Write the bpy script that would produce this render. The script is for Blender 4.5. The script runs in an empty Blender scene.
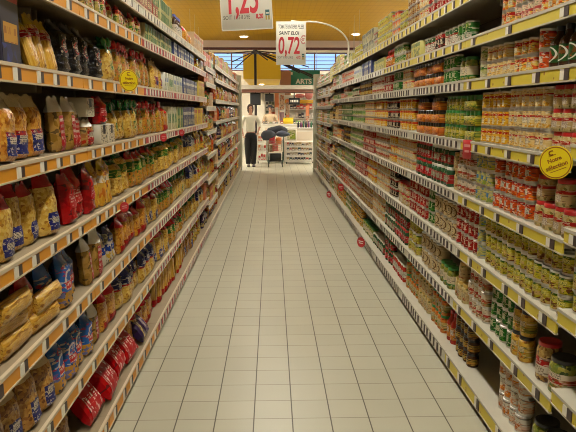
import bpy, math, random
from mathutils import Matrix, Vector, Euler
rnd = random.Random(7)
C = bpy.context.scene.collection
H = 1.59                       # eye height
F = 613.0; UX = 272.0; VY = 109.0
SINP, COSP = math.sin(math.radians(9.9)), math.cos(math.radians(9.9))
XR, XL = 1.10, 0.84            # front planes of the two shelf runs
FLOOR_END = 40.0

def depth_at(u, X, Z):         # where along the aisle a point at height Z on plane X is seen
    z = F * abs(X) / abs(u - UX)
    return (z - (H - Z) * SINP) / COSP
def project(X, Y, Z):
    z = Y * COSP + (H - Z) * SINP
    if z < 0.2: return None
    return UX + F * X / z, VY + F * (H - Z) / (COSP * z)

# ------------------------------------------------------------------ materials
def new_mat(name):
    m = bpy.data.materials.new(name); m.use_nodes = True
    nt = m.node_tree; b = nt.nodes['Principled BSDF']
    return m, nt, b
MATS = {}
def plain(name, col, rough=0.5, metal=0.0, coat=0.0, wear=0.0, emit=None):
    if name in MATS: return MATS[name]
    m, nt, b = new_mat(name)
    b.inputs['Base Color'].default_value = (*col, 1)
    b.inputs['Roughness'].default_value = rough
    b.inputs['Metallic'].default_value = metal
    b.inputs['Coat Weight'].default_value = coat
    if wear:
        tc = nt.nodes.new('ShaderNodeTexCoord'); n = nt.nodes.new('ShaderNodeTexNoise')
        n.inputs['Scale'].default_value = 9; n.inputs['Detail'].default_value = 5
        nt.links.new(tc.outputs['Object'], n.inputs['Vector'])
        mx = nt.nodes.new('ShaderNodeMix'); mx.data_type = 'RGBA'
        mx.inputs[6].default_value = (*col, 1)
        mx.inputs[7].default_value = (*[c * (1 - wear) for c in col], 1)
        nt.links.new(n.outputs['Fac'], mx.inputs[0]); nt.links.new(mx.outputs[2], b.inputs['Base Color'])
    if emit:
        b.inputs['Emission Color'].default_value = (*emit[0], 1)
        b.inputs['Emission Strength'].default_value = emit[1]
    if coat >= .5 and rough < .3: crinkle(nt, b); b.inputs['Specular IOR Level'].default_value = .2; b.inputs['Coat Weight'].default_value = .35
    MATS[name] = m
    return m

def make_print_group():
    ng = bpy.data.node_groups.new('printed_artwork', 'ShaderNodeTree')
    def inp(n, t): return ng.interface.new_socket(n, in_out='INPUT', socket_type='NodeSocket' + t)
    for n in ('Base', 'Band', 'Panel', 'Ink', 'PicA', 'PicB', 'Ring'): inp(n, 'Color')
    for n in ('BandLo', 'BandHi', 'PU0', 'PU1', 'PV0', 'PV1', 'CV0', 'CV1', 'CScale', 'RingR', 'Lines', 'Speck'): inp(n, 'Float')
    ng.interface.new_socket('Color', in_out='OUTPUT', socket_type='NodeSocketColor')
    N = ng.nodes; L = ng.links
    gi = N.new('NodeGroupInput'); go = N.new('NodeGroupOutput')
    tc = N.new('ShaderNodeTexCoord'); sep = N.new('ShaderNodeSeparateXYZ'); L.new(tc.outputs['UV'], sep.inputs[0])
    oi = N.new('ShaderNodeObjectInfo')
    def setin(s, v):
        if isinstance(v, (int, float)): s.default_value = v
        else: L.new(v, s)
    def M(op, a, b=0.0):
        n = N.new('ShaderNodeMath'); n.operation = op
        setin(n.inputs[0], a); setin(n.inputs[1], b); return n.outputs[0]
    def mix(f, a, b):
        n = N.new('ShaderNodeMix'); n.data_type = 'RGBA'
        setin(n.inputs[0], f); L.new(a, n.inputs[6]); L.new(b, n.inputs[7]); return n.outputs[2]
    u, v = sep.outputs[0], sep.outputs[1]
    def rng(x, lo, hi): return M('MULTIPLY', M('GREATER_THAN', x, lo), M('LESS_THAN', x, hi))
    I = gi.outputs
    sc = N.new('ShaderNodeCombineXYZ')
    L.new(M('MULTIPLY', u, I['CScale']), sc.inputs[0]); L.new(M('MULTIPLY', v, I['CScale']), sc.inputs[1])
    L.new(M('MULTIPLY', oi.outputs['Random'], 37.0), sc.inputs[2])
    vo = N.new('ShaderNodeTexVoronoi'); vo.inputs['Scale'].default_value = 1.0; L.new(sc.outputs[0], vo.inputs['Vector'])
    sv = N.new('ShaderNodeSeparateColor'); L.new(vo.outputs['Color'], sv.inputs[0])
    pic = mix(M('GREATER_THAN', sv.outputs[0], 0.5), I['PicA'], I['PicB'])
    pic = mix(M('MULTIPLY', M('GREATER_THAN', sv.outputs[1], 0.62), 0.6), pic, I['Base'])
    col = mix(M('MULTIPLY', rng(v, I['CV0'], I['CV1']), M('GREATER_THAN', sv.outputs[2], 0.16)), I['Base'], pic)
    s2 = N.new('ShaderNodeCombineXYZ'); L.new(M('MULTIPLY', u, 9.0), s2.inputs[0]); L.new(M('MULTIPLY', v, 17.0), s2.inputs[1]); L.new(M('MULTIPLY', oi.outputs['Random'], 9.0), s2.inputs[2])
    v2 = N.new('ShaderNodeTexVoronoi'); v2.inputs['Scale'].default_value = 1.0; L.new(s2.outputs[0], v2.inputs['Vector'])
    q2 = N.new('ShaderNodeSeparateColor'); L.new(v2.outputs['Color'], q2.inputs[0])
    band = rng(v, I['BandLo'], I['BandHi'])
    col = mix(band, col, I['Band'])
    col = mix(M('MULTIPLY', M('GREATER_THAN', q2.outputs[0], .8), M('MULTIPLY', I['Speck'], .75)), col, I['Panel'])
    col = mix(M('MULTIPLY', M('GREATER_THAN', q2.outputs[1], .84), M('MULTIPLY', I['Speck'], .6)), col, I['PicB'])
    col = mix(M('MULTIPLY', M('GREATER_THAN', q2.outputs[2], .88), M('MULTIPLY', I['Speck'], .7)), col, I['Ink'])
    # ring motif
    du = M('SUBTRACT', u, 0.5); dv = M('SUBTRACT', v, 0.5)
    rr = M('SQRT', M('ADD', M('MULTIPLY', du, du), M('MULTIPLY', dv, dv)))
    ring = M('MULTIPLY', M('LESS_THAN', M('ABSOLUTE', M('SUBTRACT', rr, I['RingR'])), 0.035), M('GREATER_THAN', I['RingR'], 0.01))
    col = mix(ring, col, I['Ring'])
    pan = M('MULTIPLY', rng(u, I['PU0'], I['PU1']), rng(v, I['PV0'], I['PV1']))
    # rows of small print
    lv = M('MULTIPLY', v, I['Lines']); fr = M('FRACT', lv)
    cn = N.new('ShaderNodeCombineXYZ'); L.new(M('MULTIPLY', u, 26.0), cn.inputs[0]); L.new(M('MULTIPLY', M('FLOOR', lv), 7.3), cn.inputs[1])
    no = N.new('ShaderNodeTexNoise'); no.inputs['Scale'].default_value = 1.0; no.inputs['Detail'].default_value = 0; L.new(cn.outputs[0], no.inputs['Vector'])
    ink = M('MULTIPLY', M('LESS_THAN', fr, 0.5), M('GREATER_THAN', no.outputs['Fac'], 0.47))
    pcol = mix(ink, I['Panel'], I['Ink'])
    col = mix(pan, col, pcol)
    hs = N.new('ShaderNodeHueSaturation'); L.new(col, hs.inputs['Color'])
    L.new(M('ADD', M('MULTIPLY', oi.outputs['Random'], 0.16), 0.92), hs.inputs['Value'])
    L.new(hs.outputs[0], go.inputs[0])
    return ng
PRINT = make_print_group()
def vivid(c, g=1.5):
    return tuple(max(0.0, x) ** g for x in c)
def printed(name, base, band=None, bv=(2, 2), panel=None, pu=(.22, .78), pv=(.3, .6), ink=(.05, .05, .05),
            pic=None, cv=(2, 2), cs=6.0, ring=None, rr=0.0, lines=14, rough=.42, coat=.04, speck=1.0):
    key = 'print ' + name
    if key in MATS: return MATS[key]
    m, nt, b = new_mat(key)
    g = nt.nodes.new('ShaderNodeGroup'); g.node_tree = PRINT
    def c(n, v): g.inputs[n].default_value = (*vivid(v), 1)
    def f(n, v): g.inputs[n].default_value = v
    c('Base', base); c('Band', band or base); c('Panel', panel or base); c('Ink', ink)
    c('PicA', (pic or (base, base))[0]); c('PicB', (pic or (base, base))[1]); c('Ring', ring or base)
    f('BandLo', bv[0]); f('BandHi', bv[1]); f('PU0', pu[0] if panel else 3); f('PU1', pu[1]); f('PV0', pv[0]); f('PV1', pv[1])
    f('CV0', cv[0]); f('CV1', cv[1]); f('CScale', cs); f('RingR', rr); f('Lines', lines); f('Speck', speck)
    nt.links.new(g.outputs[0], b.inputs['Base Color'])
    b.inputs['Roughness'].default_value = rough; b.inputs['Coat Weight'].default_value = coat
    b.inputs['Specular IOR Level'].default_value = .22
    if coat >= .5: crinkle(nt, b); b.inputs['Coat Weight'].default_value = .3
    MATS[key] = m
    return m

def crinkle(nt, b, strength=.9):
    N = nt.nodes; L = nt.links
    tc = N.new('ShaderNodeTexCoord'); no = N.new('ShaderNodeTexNoise'); no.inputs['Scale'].default_value = 38; no.inputs['Detail'].default_value = 3; no.inputs['Distortion'].default_value = 1.2
    L.new(tc.outputs['Object'], no.inputs['Vector'])
    bp = N.new('ShaderNodeBump'); bp.inputs['Strength'].default_value = strength; bp.inputs['Distance'].default_value = .02
    L.new(no.outputs['Fac'], bp.inputs['Height']); L.new(bp.outputs[0], b.inputs['Coat Normal'])
def pieces(name, a, bcol, dark, scale=70, stretch=(1, 1, 1), rough=.28):
    """loose food seen through film or glass: pasta shapes, beans, cut vegetables"""
    key = 'pieces ' + name
    if key in MATS: return MATS[key]
    m, nt, b = new_mat(key); N = nt.nodes; L = nt.links
    tc = N.new('ShaderNodeTexCoord'); mp = N.new('ShaderNodeMapping'); mp.inputs['Scale'].default_value = stretch
    L.new(tc.outputs['Object'], mp.inputs[0])
    vo = N.new('ShaderNodeTexVoronoi'); vo.inputs['Scale'].default_value = scale; L.new(mp.outputs[0], vo.inputs['Vector'])
    sv = N.new('ShaderNodeSeparateColor'); L.new(vo.outputs['Color'], sv.inputs[0])
    cr = N.new('ShaderNodeValToRGB'); e = cr.color_ramp.elements
    e[0].position = 0; e[0].color = (*vivid(dark), 1); e[1].position = 1; e[1].color = (*vivid(bcol), 1)
    k = e.new(.25); k.color = (*vivid(a), 1)
    L.new(sv.outputs[0], cr.inputs[0]); L.new(cr.outputs[0], b.inputs['Base Color'])
    bp = N.new('ShaderNodeBump'); bp.inputs['Strength'].default_value = .5; bp.inputs['Distance'].default_value = .004
    L.new(vo.outputs['Distance'], bp.inputs['Height']); L.new(bp.outputs[0], b.inputs['Normal'])
    b.inputs['Roughness'].default_value = rough; b.inputs['Coat Weight'].default_value = .55; b.inputs['Coat Roughness'].default_value = .10
    b.inputs['Specular IOR Level'].default_value = .3
    crinkle(nt, b)
    MATS[key] = m
    return m

TIN = plain('tin plate', (.62, .60, .55), .3, .9)
def lidm(col): return plain('lid %.2f %.2f %.2f' % col, col, .35, 0, .3)
BLACK, RED, GREEN, WHITE, GOLD, ORANGE = (.012, .012, .012), (.5, .02, .02), (.03, .2, .04), (.75, .72, .62), (.55, .36, .08), (.75, .25, .03)

# ------------------------------------------------------------------ mesh builder
class MB:
    def __init__(s): s.v = []; s.f = []; s.m = []
    def quad_grid(s, rows, mat=0, close=False):
        b = len(s.v); n = len(rows[0])
        for r in rows: s.v += [tuple(p) for p in r]
        for i in range(len(rows) - 1):
            for j in range(n if close else n - 1):
                k = (j + 1) % n
                s.f.append((b + i * n + j, b + i * n + k, b + (i + 1) * n + k, b + (i + 1) * n + j)); s.m.append(mat)
        return s
    def lathe(s, prof, seg=20, mat=0, c=(0, 0)):
        rows = [[(c[0] + r * math.cos(2 * math.pi * j / seg), c[1] + r * math.sin(2 * math.pi * j / seg), z) for j in range(seg)] for r, z in prof]
        s.quad_grid(rows, mat, True); b = len(s.v) - seg * len(prof)
        if prof[0][0] > .0005: s.f.append(tuple(b + j for j in range(seg))[::-1]); s.m.append(mat)
        if prof[-1][0] > .0005: s.f.append(tuple(b + (len(prof) - 1) * seg + j for j in range(seg))); s.m.append(mat)
        return s
    def box(s, x0, x1, y0, y1, z0, z1, mat=0, bev=0.0):
        if x0 > x1: x0, x1 = x1, x0
        if y0 > y1: y0, y1 = y1, y0
        b = len(s.v); e = min(bev, (x1 - x0) / 3, (y1 - y0) / 3, (z1 - z0) / 3)
        if e <= 0:
            s.v += [(x, y, z) for z in (z0, z1) for (x, y) in ((x0, y0), (x1, y0), (x1, y1), (x0, y1))]
            fs = [(0, 3, 2, 1), (4, 5, 6, 7), (0, 1, 5, 4), (1, 2, 6, 5), (2, 3, 7, 6), (3, 0, 4, 7)]
            s.f += [tuple(b + i for i in f) for f in fs]; s.m += [mat] * 6
            return s
        def ring(i, z): return [(x0 + i + e, y0 + i, z), (x1 - i - e, y0 + i, z), (x1 - i, y0 + i + e, z), (x1 - i, y1 - i - e, z),
                                (x1 - i - e, y1 - i, z), (x0 + i + e, y1 - i, z), (x0 + i, y1 - i - e, z), (x0 + i, y0 + i + e, z)]
        rows = [ring(e * .7, z0), ring(0, z0 + e), ring(0, z1 - e), ring(e * .7, z1)]
        s.quad_grid(rows, mat, True)
        s.f.append(tuple(b + j for j in range(8))[::-1]); s.m.append(mat)
        s.f.append(tuple(b + 24 + j for j in range(8))); s.m.append(mat)
        return s
    def tube(s, pts, r, seg=8, mat=0):
        pts = [Vector(p) for p in pts]; rows = []
        for i, p in enumerate(pts):
            t = (pts[min(i + 1, len(pts) - 1)] - pts[max(i - 1, 0)]).normalized()
            a = t.orthogonal().normalized() if i == 0 else (rows_a - t * rows_a.dot(t)).normalized()
            rows_a = a; bb = t.cross(a)
            rows.append([p + (a * math.cos(2 * math.pi * j / seg) + bb * math.sin(2 * math.pi * j / seg)) * r for j in range(seg)])
        b = len(s.v); s.quad_grid(rows, mat, True)
        s.f.append(tuple(b + j for j in range(seg))[::-1]); s.m.append(mat)
        s.f.append(tuple(b + (len(pts) - 1) * seg + j for j in range(seg))); s.m.append(mat)
        return s
    def ball(s, c, rx, ry, rz, mat=0, seg=14, rings=8):
        prof = [(math.sin(math.pi * i / rings), -math.cos(math.pi * i / rings)) for i in range(rings + 1)]
        b = len(s.v); s.lathe(prof, seg, mat)
        for i in range(b, len(s.v)):
            x, y, z = s.v[i]; s.v[i] = (c[0] + x * rx, c[1] + y * ry, c[2] + z * rz)
        return s
    def disc(s, cy, r, t, mat=0, seg=28):            # upright disc facing -y
        b = len(s.v); s.lathe([(r, 0), (r, t)], seg, mat)
        for i in range(b, len(s.v)):
            x, y, z = s.v[i]; s.v[i] = (x, cy - z, y)
        return s
    def shift(s, dx, dy, dz): s.v = [(x + dx, y + dy, z + dz) for x, y, z in s.v]; return s
    def mesh(s, name, mats, smooth=True, frame=None):
        me = bpy.data.meshes.new(name); me.from_pydata(s.v, [], s.f)
        for m in mats: me.materials.append(m)
        me.polygons.foreach_set('material_index', s.m)
        xs = [p[0] for p in s.v]; zs = [p[2] for p in s.v]
        x0, w, z0, h = frame or (min(xs), max(max(xs) - min(xs), 1e-6), min(zs), max(max(zs) - min(zs), 1e-6))
        uv = me.uv_layers.new(name='UVMap'); li = [0] * len(me.loops); me.loops.foreach_get('vertex_index', li)
        flat = []
        for i in li: flat += [(s.v[i][0] - x0) / w, (s.v[i][2] - z0) / h]
        uv.data.foreach_set('uv', flat)
        if smooth:
            me.polygons.foreach_set('use_smooth', [True] * len(me.polygons))
            try: me.set_sharp_from_angle(angle=math.radians(38))
            except Exception: pass
        me.update()
        return me

def link(name, me, parent=None, loc=None, rot=None):
    o = bpy.data.objects.new(name, me); C.objects.link(o)
    if parent: o.parent = parent
    if loc: o.location = loc
    if rot: o.rotation_euler = rot
    return o
def obj(name, mb, mats, parent=None, loc=None, rot=None, smooth=True):
    return link(name, mb.mesh(name, mats if isinstance(mats, (list, tuple)) else [mats], smooth), parent, loc, rot)
def tag(o, label, cat, group=None):
    o['label'] = label; o['category'] = cat
    if group: o['group'] = group
    return o
def empty(name, loc=(0, 0, 0), rotz=0):
    o = bpy.data.objects.new(name, None); C.objects.link(o); o.location = loc; o.rotation_euler = (0, 0, rotz); o.empty_display_size = .1
    return o
def struct(name, mb, mats, smooth=False):
    o = obj(name, mb, mats, smooth=smooth); o['kind'] = 'structure'
    return o
def words_of(n):
    ones = 'zeroth first second third fourth fifth sixth seventh eighth ninth tenth eleventh twelfth thirteenth fourteenth fifteenth sixteenth seventeenth eighteenth nineteenth'.split()
    if n < 20: return ones[n]
    tens = {2: 'twent', 3: 'thirt', 4: 'fort', 5: 'fift', 6: 'sixt', 7: 'sevent', 8: 'eight', 9: 'ninet'}
    if n >= 100: return 'hundred-and-' + words_of(n - 100) if n > 100 else 'hundredth'
    return tens[n // 10] + 'ieth' if n % 10 == 0 else tens[n // 10] + 'y-' + ones[n % 10]

# ------------------------------------------------------------------ product templates
# each builder returns [(part name, MB, materials, UV frame or None)], the first entry is the thing's own mesh; local front is -y
def tin(lk, w, h, hi):
    r = w / 2; sg = 24 if hi else 10
    a = MB()
    if hi: a.lathe([(r * .9, .003), (r * .96, 0), (r, .002), (r, .006), (r * .965, .009), (r * .965, h - .009), (r, h - .006), (r, h - .001), (r * .95, h), (r * .93, h - .005)], sg)
    else: a.lathe([(r, 0), (r, .006), (r * .965, .008), (r * .965, h - .008), (r, h - .006), (r, h), (r * .93, h - .004)], sg)
    b = MB().lathe([(r * .985, .0095), (r * .985, h - .0095)], sg); b.f = [f for f in b.f if len(f) == 4]; b.m = b.m[:len(b.f)]
    return [('can_body', a, [TIN], None), ('paper_label', b, [lk['mat']], None)]
def jar(lk, w, h, hi):
    r = w / 2; sg = 24 if hi else 10; lh = min(.018, h * .18)
    a = MB().lathe([(r * .9, 0), (r, .006), (r, h * .74), (r * .93, h * .82), (r * .8, h - lh), (r * .8, h - lh * .3)], sg)
    b = MB().lathe([(r * .88, h - lh), (r * .9, h - lh * .8), (r * .9, h - .003), (r * .85, h), (r * .7, h - .001)], sg)
    out = [('jar_body', a, [lk['body']], None), ('lid', b, [lk['lid']], None)]
    if lk.get('mat'):
        c = MB().lathe([(r * 1.012, h * .16), (r * 1.012, h * .62)], sg); c.f = [f for f in c.f if len(f) == 4]; c.m = c.m[:len(c.f)]
        out.append(('paper_label', c, [lk['mat']], None))
    return out
def bottle(lk, w, h, hi):
    r = w / 2; sg = 24 if hi else 10
    a = MB().lathe([(r * .9, 0), (r, .006), (r, h * .58), (r * .9, h * .66), (r * .45, h * .78), (r * .38, h * .9)], sg)
    b = MB().lathe([(r * .46, h * .88), (r * .46, h * .99), (r * .4, h)], sg)
    c = MB().lathe([(r * 1.012, h * .14), (r * 1.012, h * .54)], sg); c.f = [f for f in c.f if len(f) == 4]; c.m = c.m[:len(c.f)]
    return [('bottle_body', a, [lk['body']], None), ('cap', b, [lk['lid']], None), ('paper_label', c, [lk['mat']], None)]
def carton(lk, w, h, hi):
    d = lk.get('deep', .06)
    a = MB().box(-w / 2, w / 2, -d / 2, d / 2, 0, h, 0, .003 if hi else 0)
    b = MB()
    if hi: b.box(-w * .47, w * .47, -d / 2 - .0012, -d / 2 + .001, h * .03, h * .97, 0)
    else: b.quad_grid([[(-w * .47, -d / 2 - .001, h * .03), (w * .47, -d / 2 - .001, h * .03)], [(-w * .47, -d / 2 - .001, h * .97), (w * .47, -d / 2 - .001, h * .97)]])
    out = [('carton_body', a, [lk.get('side') or lk['mat']], None), ('printed_front', b, [lk['mat']], None)]
    if hi: out.append(('end_flap', MB().box(-w * .47, w * .47, -d * .3, d * .46, h - .001, h + .0015, 0), [lk.get('side') or lk['mat']], None))
    return out
def jar_pack(lk, w, h, hi):
    n = 3; sg = 14 if hi else 8; d = lk.get('deep', .07); r = w / n / 2
    a = MB().box(-w / 2, w / 2, -d / 2, d / 2, 0, h * .62, 0, .002 if hi else 0)
    out = [('card_sleeve', a, [lk['mat']], None)]
    for i in range(n):
        c = (-w / 2 + r + i * 2 * r, 0)
        b = MB().lathe([(r * .9, h * .62), (r * .9, h * .7)], sg, 0, c); b.lathe([(r * .94, h * .7), (r * .96, h * .97), (r * .88, h)], sg, 1, c)
        out.append(('jar_top', b, [lk['body'], lk['lid']], None))
    return out
def bag(lk, w, h, hi):
    """a pillow bag: lower pouch, upper header (crimped or tied with a ribbon), printed label following the bulge"""
    d = lk.get('deep', .075); style = lk.get('style', 'flat'); seed = lk.get('seed', 1)
    nx, nz = (10, 14) if hi else (4, 7)
    R = random.Random(seed * 31 + 5); ph = [R.uniform(0, 6.28) for _ in range(4)]
    zh = lk.get('head', .8)
    def width(t):
        if style == 'ribbon':
            if t < .62: return .94 + .06 * math.sin(t * 5)
            if t < .82: return .96 - .66 * ((t - .62) / .2) ** .8
            return .30 + .5 * ((t - .82) / .18)
        return 1 - .08 * t * t + .02 * math.sin(9 * t + ph[0])
    def thick(t):
        b = min(1, (t + .04) / .10) ** .5
        if style == 'ribbon':
            if t < .62: return b
            if t < .82: return 1 - .7 * (t - .62) / .2
            return .3 + .1 * (t - .82)
        e = lk.get('taper', .72)
        return b * (1 if t < e else max(.05, 1 - ((t - e) / (.95 - e)) ** 1.2))
    def point(i, k, side, off=0):
        t = k / nz; s_ = i / nx * 2 - 1
        wd = width(t) * w / 2; bul = max(0, 1 - abs(s_) ** 2.6) ** .6
        wr = 1 + .10 * math.sin(7 * t * 3 + 4 * s_ + ph[1]) * math.sin(5 * s_ + ph[2]) + .05 * math.sin(23 * t + 11 * s_ + ph[3])
        y = thick(t) * d / 2 * bul * wr + .0008
        z = t * h
        if t > .999: z += .006 * math.sin(6 * s_ + ph[2]) - .004
        return (s_ * wd, side * (y + off), max(z, 0))
    def sheet(k0, k1, off=0, i0=0, i1=None, sides=(-1, 1)):
        m = MB(); i1 = nx if i1 is None else i1
        for sd in sides: m.quad_grid([[point(i, k, sd, off) for i in (range(i0, i1 + 1) if sd < 0 else range(i1, i0 - 1, -1))] for k in range(k0, k1 + 1)])
        return m
    kh = max(1, round(nz * zh))
    a = sheet(0, kh); fr = (-w / 2, w, 0, h)
    a.quad_grid([[point(i, 0, -1) for i in range(nx + 1)], [point(i, 0, 1) for i in range(nx + 1)]][::-1])
    hd = sheet(kh, nz)
    out = [('pouch', a, [lk['body']], fr), ('header', hd, [lk.get('top') or lk['body']], fr)]
    if lk.get('mat'):
        l0, l1 = lk.get('lab', (.15, .55)); k0, k1 = round(nz * l0), max(round(nz * l0) + 1, round(nz * l1))
        i0 = round(nx * lk.get('li', .2)); i1 = nx - i0
        out.append(('label', sheet(k0, k1, .0012, i0, i1, (-1,)), [lk['mat']], None))
    if style == 'ribbon':
        rb = MB(); zc = h * .82; rw = w * .21
        rb.lathe([(rw, zc - .008), (rw * 1.08, zc), (rw, zc + .008)], 10)
        for sx in (-1, 1):
            rb.ball((sx * rw * 1.3, -rw * 1.1, zc + .012), rw * 1.25, .012, .026, 0, 8, 6)
            rb.quad_grid([[(sx * .004, -rw * 1.15, zc), (sx * .018, -rw * 1.15, zc)], [(sx * .018, -rw * 1.2 - .01, zc - .05), (sx * .034, -rw * 1.2 - .008, zc - .045)]])
        out.append(('ribbon', rb, [lk['rib']], None))
    return out

LOOK = {}
def T(key, phrase, w, h, base, **kw):
    LOOK[key] = dict(kind='food_tin', cat='tin', phrase=phrase + ' tin', w=w, h=h, build=tin, mat=printed(key, base, **kw))
def J(key, phrase, w, h, body, lid, label=None, kind='glass_jar', build=jar, **kw):
    LOOK[key] = dict(kind=kind, cat='jar' if kind == 'glass_jar' else 'bottle', phrase=phrase, w=w, h=h, build=build, body=body, lid=lidm(lid), mat=printed(key, label, **kw) if label else None)
def K(key, phrase, w, h, deep, base, side=None, **kw):
    LOOK[key] = dict(kind='food_carton', cat='carton', phrase=phrase + ' carton', w=w, h=h, deep=deep, build=carton, mat=printed(key, base, **kw), side=plain('card ' + key, side or base, .5))
def B(key, phrase, w, h, deep, body, top=None, kind='pasta_bag', style='flat', rib=None, label=None, lab=(.15, .55), li=.2, head=.8, taper=.72, **kw):
    LOOK[key] = dict(kind=kind, cat='bag' if kind == 'pasta_bag' else 'packet', phrase=phrase, w=w, h=h, deep=deep, build=bag, body=body, top=top, style=style,
                     rib=rib, lab=lab, li=li, head=head, taper=taper, mat=printed(key, label, **kw) if label else None, seed=len(LOOK))
cream, mush = (.72, .62, .4), (.26, .11, .03)
T('yg', 'yellow-green mushroom', .074, .085, (.55, .50, .05), band=(.09, .2, .02), bv=(.86, 1.1), panel=(.72, .66, .25), pu=(.12, .85), pv=(.58, .8), ink=(.05, .12, .01), pic=(mush, (.6, .45, .22)), cv=(0, .5), cs=4.5)
T('orange', 'orange vegetable', .072, .085, (.66, .16, .02), band=(.42, .02, .01), bv=(.84, 1.1), panel=(.75, .7, .58), pu=(.3, .72), pv=(.34, .74), pic=((.75, .32, .04), (.6, .1, .02)), cv=(0, .34), cs=7, ink=(.1, .08, .06))
T('wyr', 'cream red-banded', .07, .09, (.70, .55, .28), band=(.55, .03, .02), bv=(.62, .74), panel=(.74, .68, .54), pu=(.25, .75), pv=(.28, .6), pic=((.68, .42, .05), (.74, .62, .36)), cv=(0, .28), cs=8, ink=(.3, .25, .18))
T('yr', 'yellow red-striped', .068, .088, (.70, .47, .05), band=(.52, .03, .02), bv=(.68, .84), panel=(.76, .7, .5), pu=(.32, .7), pv=(.1, .5), pic=((.74, .55, .1), (.66, .36, .03)), cv=(.3, .66), cs=6, ink=(.35, .12, .02))
T('yrs', 'small yellow-red', .066, .074, (.70, .42, .08), band=(.52, .04, .02), bv=(.7, .95), panel=(.76, .68, .5), pu=(.28, .74), pv=(.2, .6), pic=((.7, .2, .05), (.74, .6, .2)), cv=(0, .7), cs=5)
T('pinks', 'small pink-white', .066, .078, (.72, .56, .44), band=(.5, .12, .1), bv=(.4, .6), panel=(.76, .68, .5), pu=(.2, .8), pv=(.62, .9), pic=((.7, .5, .1), (.62, .3, .24)), cv=(0, .4), cs=6)
T('red', 'red white-labelled', .072, .082, (.42, .025, .02), panel=(.72, .64, .5), pu=(.33, .7), pv=(.3, .72), pic=((.6, .06, .03), (.3, .02, .02)), cv=(0, .3), cs=6, ink=(.3, .05, .04))
T('ring', 'large cream ring-pattern', .1, .115, (.60, .5, .32), band=(.5, .38, .2), bv=(.9, 1.1), ring=(.22, .13, .04), rr=.3, panel=(.7, .6, .42), pu=(.42, .58), pv=(.4, .6))
T('green', 'green white-panelled', .07, .085, (.05, .23, .04), panel=(.66, .62, .46), pu=(.3, .72), pv=(.36, .8), pic=((.16, .36, .06), (.03, .14, .03)), cv=(0, .32), cs=6, ink=(.06, .2, .04))
T('wor', 'white orange-fruit', .074, .088, (.66, .62, .52), band=(.35, .33, .3), bv=(.9, 1.1), panel=(.7, .66, .56), pu=(.3, .7), pv=(.62, .85), pic=((.7, .32, .04), (.6, .22, .03)), cv=(.08, .5), cs=3, ink=(.25, .2, .16))
T('wpr', 'white and pink', .07, .082, (.68, .58, .46), band=(.5, .1, .06), bv=(.34, .56), panel=(.75, .68, .55), pu=(.2, .75), pv=(.6, .88), pic=((.55, .2, .1), (.4, .32, .14)), cv=(0, .34), cs=7)
T('blue', 'pale yellow blue-marked', .074, .085, (.6, .54, .26), panel=(.08, .22, .4), pu=(.3, .62), pv=(.4, .72), pic=((.62, .56, .1), (.36, .42, .08)), cv=(0, .36), cs=5, ink=(.1, .3, .5))
T('wgr', 'white and green', .07, .085, (.6, .56, .4), band=(.08, .24, .06), bv=(.6, .8), panel=(.7, .66, .5), pu=(.25, .75), pv=(.1, .3), pic=((.14, .3, .06), (.5, .5, .2)), cv=(.3, .6), cs=6)
T('blk', 'black and red', .07, .085, (.05, .035, .03), band=(.48, .03, .02), bv=(.72, 1.1), panel=(.7, .64, .5), pu=(.3, .7), pv=(.3, .64), pic=((.4, .05, .02), (.1, .06, .03)), cv=(0, .3), cs=6)
T('gold', 'gold and brown', .07, .085, (.5, .32, .08), band=(.2, .07, .02), bv=(.74, .95), panel=(.68, .6, .4), pu=(.28, .72), pv=(.4, .68), pic=((.55, .38, .1), (.3, .12, .03)), cv=(0, .4), cs=6)
T('rgw', 'tall red-green', .08, .112, (.5, .06, .04), band=(.05, .18, .05), bv=(.72, 1.1), panel=(.72, .66, .55), pu=(.45, .95), pv=(.1, .6), pic=((.6, .08, .05), (.1, .26, .05)), cv=(0, .5), cs=4)
T('gol', 'tall green olive', .08, .112, (.05, .2, .04), band=(.5, .5, .4), bv=(.3, .42), pic=((.4, .45, .1), (.08, .25, .05)), cv=(.45, 1), cs=3, panel=(.66, .6, .5), pu=(.5, .9), pv=(.1, .3))
bean = pieces('beans', (.36, .2, .05), (.62, .48, .2), (.12, .04, .015), 85)
pale = pieces('pale beans', (.55, .42, .18), (.66, .58, .34), (.2, .22, .05), 80)
yveg = pieces('yellow vegetables', (.6, .36, .04), (.7, .52, .12), (.32, .13, .02), 75)
gveg = pieces('green vegetables', (.2, .27, .04), (.45, .42, .1), (.07, .11, .02), 75)
oveg = pieces('orange vegetables', (.62, .2, .02), (.7, .34, .06), (.36, .07, .01), 75)
dgreen = plain('dark green glass', (.02, .07, .025), .12, 0, .6); dbrown = plain('brown glass', (.05, .02, .008), .12, 0, .6); dred = plain('red sauce glass', (.4, .025, .012), .15, 0, .6)
J('bean', 'mixed-bean jar with red lid', .105, .17, bean, RED, (.66, .6, .5), panel=(.66, .6, .5), pu=(.1, .9), pv=(.1, .5), band=(.5, .03, .02), bv=(.55, 1.1), ink=(.2, .12, .06))
J('bean2', 'short mixed-bean jar', .085, .12, bean, RED, (.66, .6, .5), panel=(.66, .6, .5), pu=(.1, .9), pv=(.1, .5), band=(.5, .03, .02), bv=(.55, 1.1), ink=(.2, .12, .06))
J('beanb', 'pickle jar with black lid', .115, .15, gveg, BLACK, (.66, .58, .46), band=(.5, .04, .03), bv=(.38, .66), panel=(.7, .62, .5), pu=(.15, .85), pv=(.7, .95), pic=((.5, .3, .05), (.2, .26, .05)), cv=(0, .36), cs=6)
J('bly', 'yellow black-lidded jar', .075, .12, yveg, BLACK, (.62, .45, .12), panel=(.7, .6, .4), pu=(.15, .85), pv=(.5, .9), pic=((.66, .3, .04), (.3, .3, .06)), cv=(0, .5), cs=5)
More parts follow.
